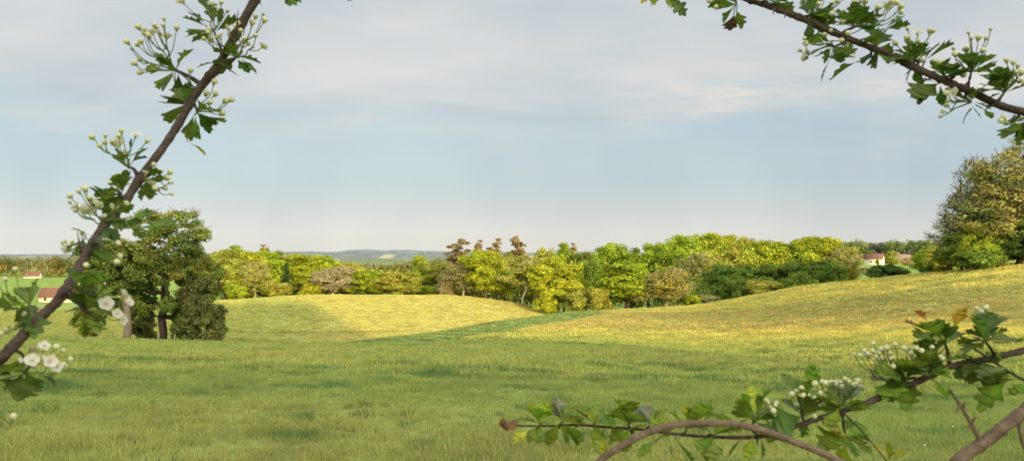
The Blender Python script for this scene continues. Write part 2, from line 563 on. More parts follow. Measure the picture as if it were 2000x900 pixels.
def add_grass(name, d0, d1, n, tufts, label, smin, smax, cut=None, tint=None):
    x, y = scatter(d0, d1, n)
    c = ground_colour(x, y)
    if cut is not None:
        keep = cut(x, y)
        x, y, c = x[keep], y[keep], c[keep]
    z = ground_z(x, y)
    if tint is not None:
        c = c * .25 + np.array(tint) * .75
    c = c * rng.uniform(.8, 1.25, len(x))[:, None]
    hgt = .55 + .6 * vnoise(x, y, .5) + .6 * vnoise(x + 31, y, 1.7) ** 2
    s = rng.uniform(smin, smax, len(x)) * hgt
    o = grass_field(name, np.stack([x, y, z], 1), c, s, tufts, smin)
    tag(o, label, 'grass', kind='stuff')
    return o


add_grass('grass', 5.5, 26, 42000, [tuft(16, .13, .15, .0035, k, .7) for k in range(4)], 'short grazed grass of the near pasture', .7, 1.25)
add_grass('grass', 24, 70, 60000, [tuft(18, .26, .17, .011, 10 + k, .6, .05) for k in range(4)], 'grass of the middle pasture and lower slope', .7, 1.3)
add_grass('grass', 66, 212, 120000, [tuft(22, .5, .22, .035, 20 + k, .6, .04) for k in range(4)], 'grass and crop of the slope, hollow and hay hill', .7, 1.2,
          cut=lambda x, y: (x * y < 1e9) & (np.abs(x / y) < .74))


add_grass('grass', 6.5, 75, 1500, [tuft(46, .20, .23, .006, 40 + k, .8, 0) for k in range(3)], 'darker lush tufts standing above the grazed grass', .6, 1.3, tint=(.09, .18, .06),
          cut=lambda x, y: vnoise(x, y, .35) > .55)
add_grass('grass', 5.5, 42, 7000, [tuft(5, .16, .27, .0022, 50 + k, .55, .5) for k in range(3)], 'straw coloured seed stalks over the near pasture', .6, 1.15, tint=(.36, .32, .17),
          cut=lambda x, y: vnoise(x + 9, y, .22) > .42)


def daisies():
    x, y = scatter(7, 45, 90, .72)
    z = ground_z(x, y)
    mb = MB()
    for a, b, c in zip(x, y, z):
        h = rng.uniform(.12, .2); r = rng.uniform(.010, .018)
        mb.tube([(a, b, c), (a + .01, b, c + h)], [.0015, .0012], 4, c=(.12, .2, .06))
        n = 8
        v = [(a + .01 + math.cos(6.283 * k / n) * r, b + math.sin(6.283 * k / n) * r * .8, c + h + r * .5 * math.sin(6.283 * k / n + 1)) for k in range(n)] + [(a + .01, b, c + h + .004)]
        mb.add(v, t=[(k, (k + 1) % n, n) for k in range(n)], c=(.72, .71, .62))
    tag(link('wildflowers', mb.mesh('wildflowers', plain_mat('daisy', (1, 1, 1), .8, .1))), 'small white flowers dotted in the near grass', 'flowers', kind='stuff')


daisies()


# ------------------------------------------------------------------ trees
def ellip(g, n, c, r, shell=.5):
    v = unit(g.normal(size=(n, 3)))
    k = (shell ** 3 + (1 - shell ** 3) * g.uniform(size=(n, 1))) ** (1 / 3)
    return np.asarray(c) + v * np.asarray(r) * k


def leaves(g, cents, rad, per, size, ctr, flat=1.0, hue=.12, droop=0.0):
    """leaf sprays round each clump centre; returns verts, quads, tone"""
    V, T = [], []
    n = len(cents)
    tone_c = g.uniform(.66, 1.26, n)
    hue_c = g.normal(0, hue, n)
    cen = np.repeat(cents, per, 0)
    rr = np.repeat(rad, per)[:, None]
    dirs = unit(g.normal(size=(n * per, 3)))
    dirs[:, 2] = dirs[:, 2] * flat
    k = g.uniform(.25, 1, (n * per, 1)) ** .6
    p = cen + dirs * rr * k
    if droop:
        p[:, 2] -= droop * (np.linalg.norm((p - cen)[:, :2], axis=1)) ** 1.0 * g.uniform(0, 1, n * per)
    out = unit(p - np.asarray(ctr)) * .6 + dirs * .9 + g.normal(size=(n * per, 3)) * .42 + np.array([0, 0, .2])
    nr = unit(out)
    ref = unit(g.normal(size=(n * per, 3)))
    a = unit(np.cross(nr, ref))
    b = np.cross(nr, a)
    s = (size * g.uniform(.6, 1.35, (n * per, 1)))
    a, b = a * s * .5, b * s * g.uniform(.32, .55, (n * per, 1))
    bend = nr * s * g.uniform(-.18, .18, (n * per, 1))
    v = np.stack([p - a, p - b * .9 + bend, p + a, p + b * 1.1 + bend], 1)
    q = np.arange(n * per * 4).reshape(-1, 4)
    tn = np.repeat(tone_c, per) * g.uniform(.8, 1.2, n * per) * (.55 + .5 * k[:, 0])  # inner leaves darkened, self-shade put into the tone
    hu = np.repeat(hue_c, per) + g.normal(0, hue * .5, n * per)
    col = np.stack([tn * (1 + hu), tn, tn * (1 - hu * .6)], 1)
    return v.reshape(-1, 3), q, np.repeat(col, 4, 0)


def skeleton(g, trunk_pts, targets, steps=4, jit=.12, up=.15):
    """nodes, parent, order: every target is joined to the nearest place of the growing tree"""
    nodes = [np.asarray(p, float) for p in trunk_pts]
    par = [-1] + list(range(len(trunk_pts) - 1))
    ends = []
    base = np.asarray(trunk_pts[len(trunk_pts) // 2])
    order = np.argsort(np.linalg.norm(targets - base, axis=1))
    for k in order:
        t = targets[k]
        A = np.array(nodes)
        dv = t - A
        dist = np.linalg.norm(dv, axis=1)
        cost = dist + np.maximum(0, (A[:, 2] - t[2]) + dist * .25) * 1.2
        cost[0] += 50
        i = int(np.argmin(cost))
        p0 = A[i]
        L = dist[i]
        prev = i
        for q in range(1, steps + 1):
            f = q / steps
            p = p0 + (t - p0) * f
            if q < steps:
                p = p + g.normal(size=3) * L * jit * .5 + np.array([0, 0, -1]) * L * up * math.sin(math.pi * f) * .6
            nodes.append(p); par.append(prev); prev = len(nodes) - 1
        ends.append(prev)
    return np.array(nodes), np.array(par), ends


def skel_mesh(mb, nodes, par, r_tip, r_base, ntrunk, sides=5, expo=2.2):
    n = len(nodes)
    w = np.zeros(n)
    kids = [[] for _ in range(n)]
    for i, p in enumerate(par):
        if p >= 0: kids[p].append(i)
    for i in range(n - 1, -1, -1):
        w[i] = sum(w[k] for k in kids[i]) if kids[i] else 1.0
    # children always come after their parents
    rad = r_tip * w ** (1 / expo)
    sc = r_base / max(rad[0], 1e-6)
    rad = r_tip + (rad - r_tip) * max((r_base - r_tip) / max(rad[0] - r_tip, 1e-6), 0)
    # one tube per chain
    seen = set()
    for i in range(n):
        for k in kids[i]:
            if k in seen: continue
            big = max(kids[i], key=lambda a: w[a])
            if i != 0 and k == big and par[i] >= 0 and i in seen:
                continue
            chain = [i, k]
            seen.add(k)
            cur = k
            while kids[cur]:
                cur2 = max(kids[cur], key=lambda a: w[a])
                chain.append(cur2); seen.add(cur2); cur = cur2
            rr = rad[chain].copy()
            if i != 0: rr[0] = min(rr[0], rr[1] * 1.15)
            if i == 0: rr[0] = rr[0] * 1.25
            mb.tube(nodes[chain], rr, 8 if i == 0 else sides)
    return rad


def tree_meshes(name, seed, H, lobes, ncl, per, lsize, trunk_r, trunk_top=.7, rc=(.9, 1.5), twigs=0, twig_r=.02, bark=None, flat=.8, lean=(0, 0), hue=.045, droop=0.0, shell=.5, leafy=1.0):
    g = np.random.default_rng(seed)
    vol = np.array([l[3] * l[4] * l[5] for l in lobes]); vol = vol ** .8 / (vol ** .8).sum()
    cents = np.concatenate([ellip(g, max(3, int(round(ncl * f))), l[:3], l[3:], shell) for l, f in zip(lobes, vol)])
    cents = cents[cents[:, 2] > .06 * H]
    ctr = np.array([np.average([l[0] for l in lobes]), np.average([l[1] for l in lobes]), H * .45])
    nt_ = 6
    tp = np.array([[lean[0] * (k / nt_) ** 1.3 + (g.normal() * .012 * H if k else 0), lean[1] * (k / nt_) + (g.normal() * .012 * H if k else 0), trunk_top * H * k / nt_ - (.3 if k == 0 else 0)] for k in range(nt_ + 1)])
    nodes, par, ends = skeleton(g, tp, cents)
    mb = MB()
    # twigs
    if twigs:
        nn, pp = list(nodes), list(par)
        for e in ends:
            for _ in range(twigs):
                dr = unit(g.normal(size=3) + unit(nodes[e] - ctr) * .8 + np.array([0, 0, .3]))
                L = g.uniform(.5, 1.1) * rc[1]
                prev = e
                for q in (1, 2):
                    nn.append(nodes[e] + dr * L * q / 2 + g.normal(size=3) * L * .1); pp.append(prev); prev = len(nn) - 1
        nodes, par = np.array(nn), np.array(pp)
    skel_mesh(mb, nodes, par, twig_r, trunk_r, nt_ + 1, 4)
    trunk = mb.mesh(name + '_trunk', bark or M_BARK)
    rad = g.uniform(rc[0], rc[1], len(cents))
    if leafy < 1:
        keep = g.uniform(size=len(cents)) < leafy
        c2, rad = cents[keep], rad[keep]
    else:
        c2 = cents
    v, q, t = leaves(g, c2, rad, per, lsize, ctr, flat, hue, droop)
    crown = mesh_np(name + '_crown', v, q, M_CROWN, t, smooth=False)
    ext = np.abs(v[:, :2])
    return trunk, crown, float(np.quantile(v[:, 2], .998)), float(np.quantile(ext[:, 0], .97) + np.quantile(ext[:, 1], .97)) * 1.04


def lob(g, H, W, n=7, low=.22, top=1.0, squash=1.0):
    """irregular lobes of a broadleaved crown"""
    L = [(0, 0, H * (low + top) * .5, W * .33, W * .33, H * (top - low) * .40)]
    for k in range(n):
        a = 6.283 * k / n + g.uniform(-.4, .4)
        zz = H * g.uniform(low + .16, top - .20)
        ww = W * .5 * (1 - .45 * ((zz / H - low) / (top - low)) ** 1.6)
        rr = W * g.uniform(.15, .23)
        L.append((math.cos(a) * (ww - rr), math.sin(a) * (ww - rr), zz, rr, rr, rr * g.uniform(.8, 1.15) * squash))
    return L


VAR = {}
for k in range(5):
    g = np.random.default_rng(100 + k)
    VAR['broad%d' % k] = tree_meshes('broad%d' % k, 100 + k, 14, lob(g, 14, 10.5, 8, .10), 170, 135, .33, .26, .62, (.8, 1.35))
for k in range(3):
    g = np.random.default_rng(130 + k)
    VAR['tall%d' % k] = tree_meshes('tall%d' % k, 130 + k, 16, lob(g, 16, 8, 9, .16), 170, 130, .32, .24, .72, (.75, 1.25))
for k in range(3):
    g = np.random.default_rng(150 + k)
    VAR['bush%d' % k] = tree_meshes('bush%d' % k, 150 + k, 4, lob(g, 4, 5, 7, .02, 1.0), 80, 80, .22, .07, .45, (.4, .7))
for k in range(2):
    g = np.random.default_rng(170 + k)
    VAR['airy%d' % k] = tree_meshes('airy%d' % k, 170 + k, 14, lob(g, 14, 10, 8, .12), 150, 40, .34, .22, .70, (.8, 1.3), 5, .035, bark=M_PALEBARK)
for k in range(2):
    g = np.random.default_rng(180 + k)
    L = []
    for q in range(9):
        z = 9 + 7 * q / 8
        w = 2.6 * (1 - (q / 8) ** 1.7 * .75)
        a = g.uniform(0, 6.28)
        L.append((math.cos(a) * w * .4, math.sin(a) * w * .4, z, w * .75, w * .75, .75))
    VAR['pine%d' % k] = tree_meshes('pine%d' % k, 180 + k, 16.8, L, 80, 46, .42, .2, .93, (.5, .9), 0, .03, flat=.6)
g = np.random.default_rng(190)
L = [(0, 0, 1.2 + 12.5 * q / 9, 2.7 * (1 - q / 10), 2.7 * (1 - q / 10), .9) for q in range(10)]
VAR['spruce0'] = tree_meshes('spruce0', 190, 14.5, L, 110, 50, .42, .2, .93, (.5, .9), 0, .03, flat=.6, droop=.4)
for k in range(2):
    g = np.random.default_rng(195 + k)
    VAR['birch%d' % k] = tree_meshes('birch%d' % k, 195 + k, 14, lob(g, 14, 7.5, 8, .30), 100, 34, .36, .17, .9, (.6, 1.1), 2, .03, bark=plain_mat('birch_bark', (.62, .56, .44), .8, .2, 3, .55, 1.1), lean=(-1.5, 0))

CO = {  # leaf albedo of the kinds
    'lime': (.38, .47, .045), 'yellow': (.44, .475, .045), 'olive': (.41, .43, .08), 'green': (.33, .42, .05), 'deep': (.20, .29, .055),  # deep: shade of the right wood's lower trees put into the colour
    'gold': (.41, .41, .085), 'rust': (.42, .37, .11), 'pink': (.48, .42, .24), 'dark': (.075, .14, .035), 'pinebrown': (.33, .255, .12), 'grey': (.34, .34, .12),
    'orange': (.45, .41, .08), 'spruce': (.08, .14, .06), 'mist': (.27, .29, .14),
}
GROUP_WOOD = 'trees of the wood beyond the fields'


def put_tree(var, px, d, top, wpx, colr, label, cat='tree', name=None, group=GROUP_WOOD, sink=0.2, rz=None, base_py=None):
    tm, cm, H0, W0 = VAR[var]
    x = (px - 1000) / F * d
    z0 = gz(x, d) if base_py is None else CZ - (base_py - HOR) / F * d
    zt = CZ - (top - HOR) / F * d
    H = max(zt - z0, 1.0)
    W = wpx / F * d
    r = empty(name or ('bush' if var.startswith('bush') else 'tree'), (x, d, z0 - sink), rng.uniform(0, 6.28) if rz is None else rz)
    r.scale = (W / W0, W / W0, (H + sink) / H0)
    tag(r, label, cat, group)
    link('trunk', tm, r)
    c = link('crown', cm, r)
    k = rng.uniform(.9, 1.1)
    cc = CO[colr]
    c.color = (cc[0] * k * rng.uniform(.93, 1.07), cc[1] * k, cc[2] * k, 1)
    return r


T = [
    # --- wood on the left, behind the hay hill
    ('broad0', 440, 205, 488, 70, 'olive', 'olive tree whose crown peeps out just right of the big shaded field oak'),
    ('tall0', 462, 216, 481, 62, 'lime', 'tallest lime green tree at the left end of the left wood'),
    ('broad1', 487, 207, 492, 58, 'yellow', 'yellow green tree with pale stems, third from the left end of the left wood'),
    ('pine0', 514, 240, 478, 34, 'pinebrown', 'single russet conifer tip rising above the left wood'),
    ('tall1', 522, 212, 490, 56, 'lime', 'lime tree below the single russet conifer tip of the left wood'),
    ('broad2', 545, 222, 492, 60, 'green', 'fresh green tree right of the russet conifer tip in the left wood'),
    ('spruce0', 560, 206, 515, 30, 'spruce', 'dark green spruce showing between lime trees of the left wood'),
    ('broad3', 578, 214, 496, 62, 'lime', 'rounded lime tree in the middle of the left wood'),
    ('tall2', 604, 210, 498, 58, 'yellow', 'bright tree right of the dark spruce in the left wood'),
    ('broad4', 630, 216, 500, 60, 'lime', 'broad lime tree behind the pinkish bare tree'),
    ('airy0', 650, 202, 519, 74, 'pink', 'pinkish half bare tree with a fan of pale twigs on the hay hill crest'),
    ('broad1', 682, 212, 514, 60, 'orange', 'orange tinted tree right of the pinkish half bare tree'),
    ('spruce0', 697, 204, 535, 22, 'spruce', 'small dark spruce at the right end of the left wood'),
    ('broad0', 716, 206, 529, 58, 'lime', 'low lime tree at the right end of the left wood'),
    ('bush0', 465, 200, 552, 50, 'lime', 'leafy lime bush on the hay hill edge under the left end of the left wood'),
    ('bush1', 610, 199, 548, 46, 'yellow', 'yellow bush on the hay hill edge left of the pinkish tree'),
    ('bush2', 540, 199, 550, 60, 'olive', 'brownish olive bush at the foot of the left wood below the dark spruce'),
    ('airy1', 500, 201, 510, 46, 'olive', 'thin tree with pale upright stems at the edge of the left wood'),
    # --- middle gap and centre
    ('broad2', 776, 205, 526, 72, 'olive', 'rounded olive tree right of the gap with the far meadow'),
    ('broad3', 820, 275, 499, 42, 'green', 'smooth round green tree standing up behind the gap'),
    ('broad4', 822, 215, 530, 60, 'lime', 'lime tree below the smooth round tree of the gap'),
    ('broad0', 856, 218, 513, 66, 'olive', 'layered olive tree left of the cluster of russet pines'),
    ('bush1', 872, 192, 531, 30, 'pink', 'pink blossoming tree at the end of the hay hill'),
    ('pine1', 899, 225, 467, 52, 'pinebrown', 'leftmost and widest of the russet pines, with bare stems'),
    ('pine0', 937, 232, 469, 30, 'pinebrown', 'smallest russet pine between the widest pine and the pointed one'),
    ('pine0', 970, 230, 466, 34, 'pinebrown', 'pointed russet pine, third of the row of four'),
    ('pine1', 1009, 228, 462, 44, 'pinebrown', 'tallest russet pine at the right end of the row of four'),
    ('airy1', 905, 190, 517, 62, 'grey', 'greyish half bare tree right of the pink blossoming tree'),
    ('broad1', 945, 186, 489, 72, 'yellow', 'yellow green tree below the pointed russet pine'),
    ('broad2', 985, 206, 492, 66, 'olive', 'olive tree right below the row of russet pines'),
    ('birch0', 1022, 176, 497, 66, 'olive', 'thin birch with a white leaning trunk'),
    ('birch1', 1046, 182, 505, 50, 'olive', 'second birch with an upright white stem, right of the leaning one'),
    ('broad3', 1065, 205, 486, 60, 'olive', 'olive tree behind the two birches'),
    ('broad4', 1087, 172, 506, 96, 'yellow', 'large bright yellow oak in front of the centre wood'),
    ('tall0', 1100, 225, 476, 52, 'lime', 'lime tree standing above the bright yellow oak'),
    ('pine0', 1118, 250, 475, 26, 'pinebrown', 'russet pine tip just right of the lime tree above the yellow oak'),
    ('broad0', 1140, 222, 493, 60, 'rust', 'brownish tree with bare top between the yellow oak and the right half of the wood'),
    ('bush0', 1126, 163, 563, 50, 'gold', 'golden bush at the low point where the two fields meet'),
    ('bush1', 1068, 166, 570, 46, 'yellow', 'yellow bush at the foot of the birches'),
    ('broad1', 1160, 192, 517, 44, 'deep', 'dark shaded tree in the hollow right of the yellow oak'),
    ('bush2', 1168, 160, 560, 40, 'olive', 'olive bush left of the tall bright lime tree'),
    ('tall1', 1192, 205, 476, 66, 'green', 'fresh green tall tree right of the dark hollow'),
    ('broad2', 1232, 215, 484, 70, 'lime', 'lime tree behind the tall bright lime tree of the hollow'),
    ('tall2', 1222, 164, 515, 92, 'lime', 'tall bright lime tree standing in front at the edge of the slope'),
    ('broad3', 1266, 218, 477, 70, 'green', 'green tree behind and left of the round golden brown tree'),
    ('airy0', 1300, 160, 521, 86, 'gold', 'round golden brown tree with fine twigs at the edge of the slope'),
    ('broad4', 1302, 212, 476, 70, 'lime', 'lime tree rising straight behind the round golden brown tree'),
    ('bush2', 1351, 156, 574, 30, 'lime', 'small bright lime dome bush at the slope edge'),
    ('bush0', 1382, 158, 574, 46, 'mist', 'low greyish bush right of the small bright lime dome bush'),
    # --- right wood; 'deep' rows stand for the shaded lower crowns
    ('broad0', 1338, 225, 461, 78, 'green', 'broad green tree at the left shoulder of the right wood'),
    ('tall1', 1375, 232, 456, 74, 'green', 'highest green tree on the top of the right wood'),
    ('broad1', 1412, 228, 459, 72, 'lime', 'lime tree right beside the highest green tree'),
    ('airy0', 1355, 205, 492, 74, 'gold', 'golden pink half bare tree below the highest green tree'),
    ('broad3', 1448, 238, 464, 64, 'rust', 'rusty pink tree at the back of the right wood'),
    ('broad2', 1435, 212, 480, 70, 'gold', 'golden tree over the left end of the shaded part of the right wood'),
    ('tall0', 1475, 220, 474, 64, 'lime', 'lime tree left of the middle of the right wood'),
    ('broad4', 1505, 214, 471, 72, 'yellow', 'yellow lime tree in the middle of the right wood'),
    ('tall2', 1540, 220, 473, 62, 'lime', 'lime tree right of the middle of the right wood'),
    ('broad0', 1578, 214, 463, 76, 'lime', 'big rounded lime tree in the right half of the right wood'),
    ('broad1', 1616, 212, 464, 72, 'yellow', 'yellow lime tree near the right end of the right wood'),
    ('airy1', 1650, 206, 482, 54, 'gold', 'golden thin tree with side branches at the right end of the right wood'),
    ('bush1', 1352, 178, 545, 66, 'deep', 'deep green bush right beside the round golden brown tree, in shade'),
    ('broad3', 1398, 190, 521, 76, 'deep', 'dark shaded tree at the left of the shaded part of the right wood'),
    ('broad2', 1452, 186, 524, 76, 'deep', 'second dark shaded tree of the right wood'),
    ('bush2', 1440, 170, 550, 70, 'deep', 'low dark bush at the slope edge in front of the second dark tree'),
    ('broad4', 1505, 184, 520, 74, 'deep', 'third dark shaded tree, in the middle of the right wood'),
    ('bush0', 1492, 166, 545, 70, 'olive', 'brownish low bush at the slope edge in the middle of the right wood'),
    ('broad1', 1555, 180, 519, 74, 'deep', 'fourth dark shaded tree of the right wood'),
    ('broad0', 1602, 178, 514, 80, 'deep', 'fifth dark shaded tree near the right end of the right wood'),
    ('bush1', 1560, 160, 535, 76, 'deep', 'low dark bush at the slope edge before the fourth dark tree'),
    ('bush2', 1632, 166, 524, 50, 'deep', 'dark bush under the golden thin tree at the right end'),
]
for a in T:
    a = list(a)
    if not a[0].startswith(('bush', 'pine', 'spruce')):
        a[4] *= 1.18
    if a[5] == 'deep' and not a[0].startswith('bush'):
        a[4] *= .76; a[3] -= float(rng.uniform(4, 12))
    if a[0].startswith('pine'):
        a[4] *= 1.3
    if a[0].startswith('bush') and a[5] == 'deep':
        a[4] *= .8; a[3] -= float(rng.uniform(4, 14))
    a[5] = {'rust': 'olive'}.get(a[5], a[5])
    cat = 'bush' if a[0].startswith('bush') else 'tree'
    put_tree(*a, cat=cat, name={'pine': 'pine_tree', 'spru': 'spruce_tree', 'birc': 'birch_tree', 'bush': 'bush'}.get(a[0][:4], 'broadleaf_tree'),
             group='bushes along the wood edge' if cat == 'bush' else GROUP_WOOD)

# bushes near the farmhouse and the right-hand clump
for a in [
    ('bush0', 1732, 150, 517, 66, 'dark', 'dark green bush poking over the slope crest below the farmhouse'),
    ('bush1', 1814, 132, 519, 36, 'dark', 'dark bush at the left foot of the tall clump on the right'),
    ('bush2', 1843, 122, 524, 32, 'yellow', 'small yellow green bush at the left foot of the tall clump on the right'),
]:
    put_tree(*a, cat='bush', name='bush', group='bushes by the slope crest')
for a in [
    ('broad0', 1806, 300, 488, 42, 'lime', 'lime tree between the farmhouse and the tall clump on the right'),
    ('broad3', 1828, 290, 480, 46, 'olive', 'olive tree partly behind the left edge of the tall clump on the right'),
    ('broad2', 1776, 420, 503, 30, 'pink', 'peach coloured round tree right of the farmhouse'),
    ('broad1', 1740, 500, 490, 24, 'gold', 'golden tree behind the farmhouse gable'),
    ('broad4', 1690, 520, 487, 26, 'deep', 'dark tree behind the left end of the farmhouse roof'),
    ('bush1', 1713, 470, 504, 7, 'deep', 'narrow dark tree against the front corner of the farmhouse'),
    ('broad2', 1746, 452, 503, 18, 'olive', 'small olive tree in front of the grey roofed barn'),
]:
    put_tree(*a, name='broadleaf_tree', group='trees around the farmhouse')


# ---- big shaded oak and its neighbours on the left
def oak_mesh():
    H = 17.2
    L = [(0.3, 0, 11.6, 4.8, 4.2, 3.4), (-4.4, .5, 10.6, 3.2, 3, 2.4), (3.9, -.6, 12.6, 2.3, 2.5, 2.2), (-1.6, 0, 15.0, 2.9, 2.6, 1.9), (2.2, 0.4, 15.6, 2.2, 2.2, 1.4),
         (-6.6, 0, 8.2, 2.2, 2.2, 1.8), (4.6, .4, 9.4, 2.4, 2.2, 1.5), (1.2, -2.6, 9.4, 2.6, 2, 1.9), (-2.2, -2.4, 8.2, 2.4, 2, 1.6), (4.9, 0, 6.2, 1.9, 1.8, 1.5), (-5.2, 0, 6.0, 2.1, 1.8, 1.5), (2.6, 2.2, 6.8, 2.4, 1.8, 1.7), (-2.4, 2.2, 6.4, 2.4, 1.8, 1.6), (3.6, .8, 4.2, 1.9, 1.6, 1.5), (-4.6, 1.4, 3.8, 2.0, 1.6, 1.4), (5.6, 0, 8.2, 1.9, 1.8, 1.7), (5.0, .3, 6.2, 2.1, 1.8, 1.7), (-1.7, -2.6, 5.0, 2.0, 1.4, 1.3), (2.2, -2.4, 4.6, 2.0, 1.4, 1.4), (3.4, -1.5, 2.6, 1.6, 1.4, 1.3), (-6.8, .6, 10.2, 2.2, 2, 1.8)]
    return tree_meshes('oak', 301, H, L, 480, 95, .25, .48, .55, (.55, 1.0), 4, .022, flat=.65, hue=.14)


VAR['oak0'] = oak_mesh()
g = np.random.default_rng(310)
VAR['poplar0'] = tree_meshes('poplar0', 311, 13, [(-.6, 0, 9.0, 3.4, 2.6, 3.0), (-3.6, 0, 7.6, 2.3, 2, 2.2), (-5.4, .4, 6.2, 1.7, 1.6, 1.6), (1.4, 0, 9.8, 1.8, 1.8, 1.8), (-2, 0, 11.2, 2.2, 2, 1.5)], 190, 84, .28, .42, .8, (.5, .9), 3, .022, bark=M_DEAD)
def shrub(seed, H, W):
    g = np.random.default_rng(seed)
    L = [(g.uniform(-.28, .28) * W, g.uniform(-.2, .2) * W, H * z, W * g.uniform(.13, .24), W * g.uniform(.13, .22), H * g.uniform(.10, .17)) for z in np.linspace(.12, .86, 11)]
    return tree_meshes('shrub%d' % seed, seed, H, L, 150, 90, .21, .16, .7, (.35, .75), 4, .018, droop=.25)


VAR['willow0'] = shrub(312, 7.5, 5.5)
VAR['willow1'] = shrub(313, 5.5, 5.0)
VAR['willow2'] = shrub(314, 6.2, 4.2)


def put_at(var, px, d, label, colr, name, cat='tree', sc=1.0, sz=None, rz=0.0, group=None):
    tm, cm, H0, W0 = VAR[var]
    x = (px - 1000) / F * d
    r = empty(name, (x, d, gz(x, d) - .15), rz)
    r.scale = (sc, sc, sz or sc)
    tag(r, label, cat, group)
    link('trunk', tm, r)
    c = link('crown', cm, r)
    c.color = (*CO[colr], 1)
    return r


CO['oakleaf'] = (.25, .31, .06)
CO['willow'] = (.22, .24, .07)
put_at('oak0', 319, 97, 'big spreading oak with dark trunk standing in the hollow, its top catching the sun', 'oakleaf', 'oak_tree', sc=1.03, sz=.98)
put_at('poplar0', 249, 92, 'tree with a pale straight trunk beside the fence, left of the big oak', 'oakleaf', 'field_tree')
put_at('willow0', 385, 93, 'tallest ragged bush right of the big oak, reaching the ground', 'willow', 'bush', 'bush', 1.05, 1.1, group='bushes round the big oak')
put_at('willow1', 412, 92, 'lower ragged bush at the far right of the big oak', 'willow', 'bush', 'bush', .95, .95, 1.2, group='bushes round the big oak')
put_at('willow2', 358, 98, 'dark ragged bush close beside the trunk of the big oak', 'deep', 'bush', 'bush', 1.0, .95, 2.0, group='bushes round the big oak')
put_at('willow1', 284, 104, 'bush behind and left of the big oak trunk', 'willow', 'bush', 'bush', .9, .8, 2.6, group='bushes round the big oak')
put_at('willow1', 170, 104, 'shaded shrub left of the pale straight trunk, behind the hawthorn', 'olive', 'bush', 'bush', .9, .8, 1.0, group='bushes round the big oak')

# ---- tall airy clump on the right crest, shade put into its leaf colours
def clump(seed, H, L, ncl, per, ls, leafy, tw, rr=.3):
    return tree_meshes('clump%d' % seed, seed, H, L, ncl, per, ls, rr, .72, (.55, 1.0), tw, .02, flat=.7, hue=.09, shell=.35, leafy=leafy)


VAR['airyoak0'] = clump(401, 17, [(0, 0, 6, 3.4, 3, 3), (-3, 0, 6, 2.4, 2.2, 2.4), (3, 0, 6, 2.4, 2.2, 2.6), (0, 0, 11, 3.6, 3, 4.2), (-2.6, 0, 8.6, 2.2, 2.2, 2), (2.4, 0, 10, 2.2, 2.2, 3), (0, 0, 15, 2, 2, 1.6), (-1.4, 0, 13, 2, 1.8, 1.8)], 280, 46, .22, .85, 5)
VAR['airyoak1'] = clump(402, 13, [(-1.2, 0, 4.2, 2.4, 2.2, 2.2), (1.6, 0, 4.4, 2.2, 2.2, 2.4), (0, 0, 8.2, 3, 2.6, 3.2), (-2.6, 0, 6.2, 2, 2, 1.7), (2, 0, 8, 2, 2, 2.2), (-1, 0, 10.8, 1.9, 1.8, 1.5)], 240, 42, .2, .8, 6, .22)
VAR['bare0'] = clump(403, 11, [(-.3, 0, 3.6, 2.4, 2.2, 2), (0, 0, 6.5, 2.8, 2.4, 3.2), (-2.2, 0, 5, 1.8, 1.8, 1.6), (-.8, 0, 9.2, 1.7, 1.6, 1.4)], 220, 36, .19, .72, 6, .18)
CO['clumpgreen'] = (.27, .34, .09)
CO['clumpgold'] = (.40, .42, .14)
CO['clumppink'] = (.44, .43, .25)
GC, GU = 'tall trees of the clump on the right crest', 'undergrowth of the clump on the right crest'
put_tree('airyoak0', 1990, 112, 274, 178, 'clumpgold', 'tallest tree of the clump at the right edge, pale gold at its tip', name='broadleaf_tree', group=GC, rz=.3)
put_tree('airyoak1', 1936, 116, 332, 130, 'clumpgreen', 'tree of open green sprays left of the tallest tree of the right clump', name='broadleaf_tree', group=GC, rz=1.0)
put_tree('bare0', 1922, 124, 314, 104, 'clumppink', 'half bare tree with a domed top of grey twigs in the right clump', name='broadleaf_tree', group=GC, rz=.2)
put_tree('bare0', 1890, 118, 384, 98, 'clumppink', 'leaning bare tree with brownish pink twigs at the left of the right clump', name='broadleaf_tree', group=GC, rz=0.1)
put_tree('airyoak1', 2045, 118, 290, 140, 'clumpgreen', 'tree cut by the right edge of the picture in the right clump', name='broadleaf_tree', group=GC, rz=2.0)
put_tree('airy1', 1962, 121, 372, 130, 'clumpgreen', 'grey green tree in the middle of the right clump behind the front trunks', name='broadleaf_tree', group=GC, rz=2.5)
put_tree('broad2', 1894, 121, 428, 84, 'clumppink', 'brownish tree behind the sunlit young tree of the right clump', name='broadleaf_tree', group=GC, rz=.5)
put_tree('broad1', 2010, 116, 418, 110, 'deep', 'dark low tree in the right clump at the right edge', name='broadleaf_tree', group=GC, rz=1.5)
put_tree('broad1', 1905, 111, 440, 70, 'green', 'sunlit yellow green young tree at the front of the right clump', name='broadleaf_tree', group=GC, rz=1)
put_tree('bush2', 1925, 109, 472, 46, 'lime', 'small sunlit lime bush right of the sunlit young tree of the right clump', cat='bush', name='bush', group=GU)
put_tree('broad4', 1878, 114, 452, 80, 'deep', 'dark bush under the leaning bare tree of the right clump', cat='bush', name='bush', group=GU)
put_tree('broad0', 1950, 113, 432, 108, 'deep', 'dark bush under the middle of the right clump', cat='bush', name='bush', group=GU)
put_tree('broad3', 1996, 110, 440, 100, 'dark', 'dark bush at the foot of the tallest tree of the right clump', cat='bush', name='bush', group=GU)
put_tree('broad2', 1848, 121, 478, 48, 'olive', 'olive bush at the left end of the right clump', cat='bush', name='bush', group=GU)
put_tree('bush0', 1908, 110, 484, 96, 'deep', 'dark bush in front of the stem of the sunlit young tree', cat='bush', name='bush', group=GU)


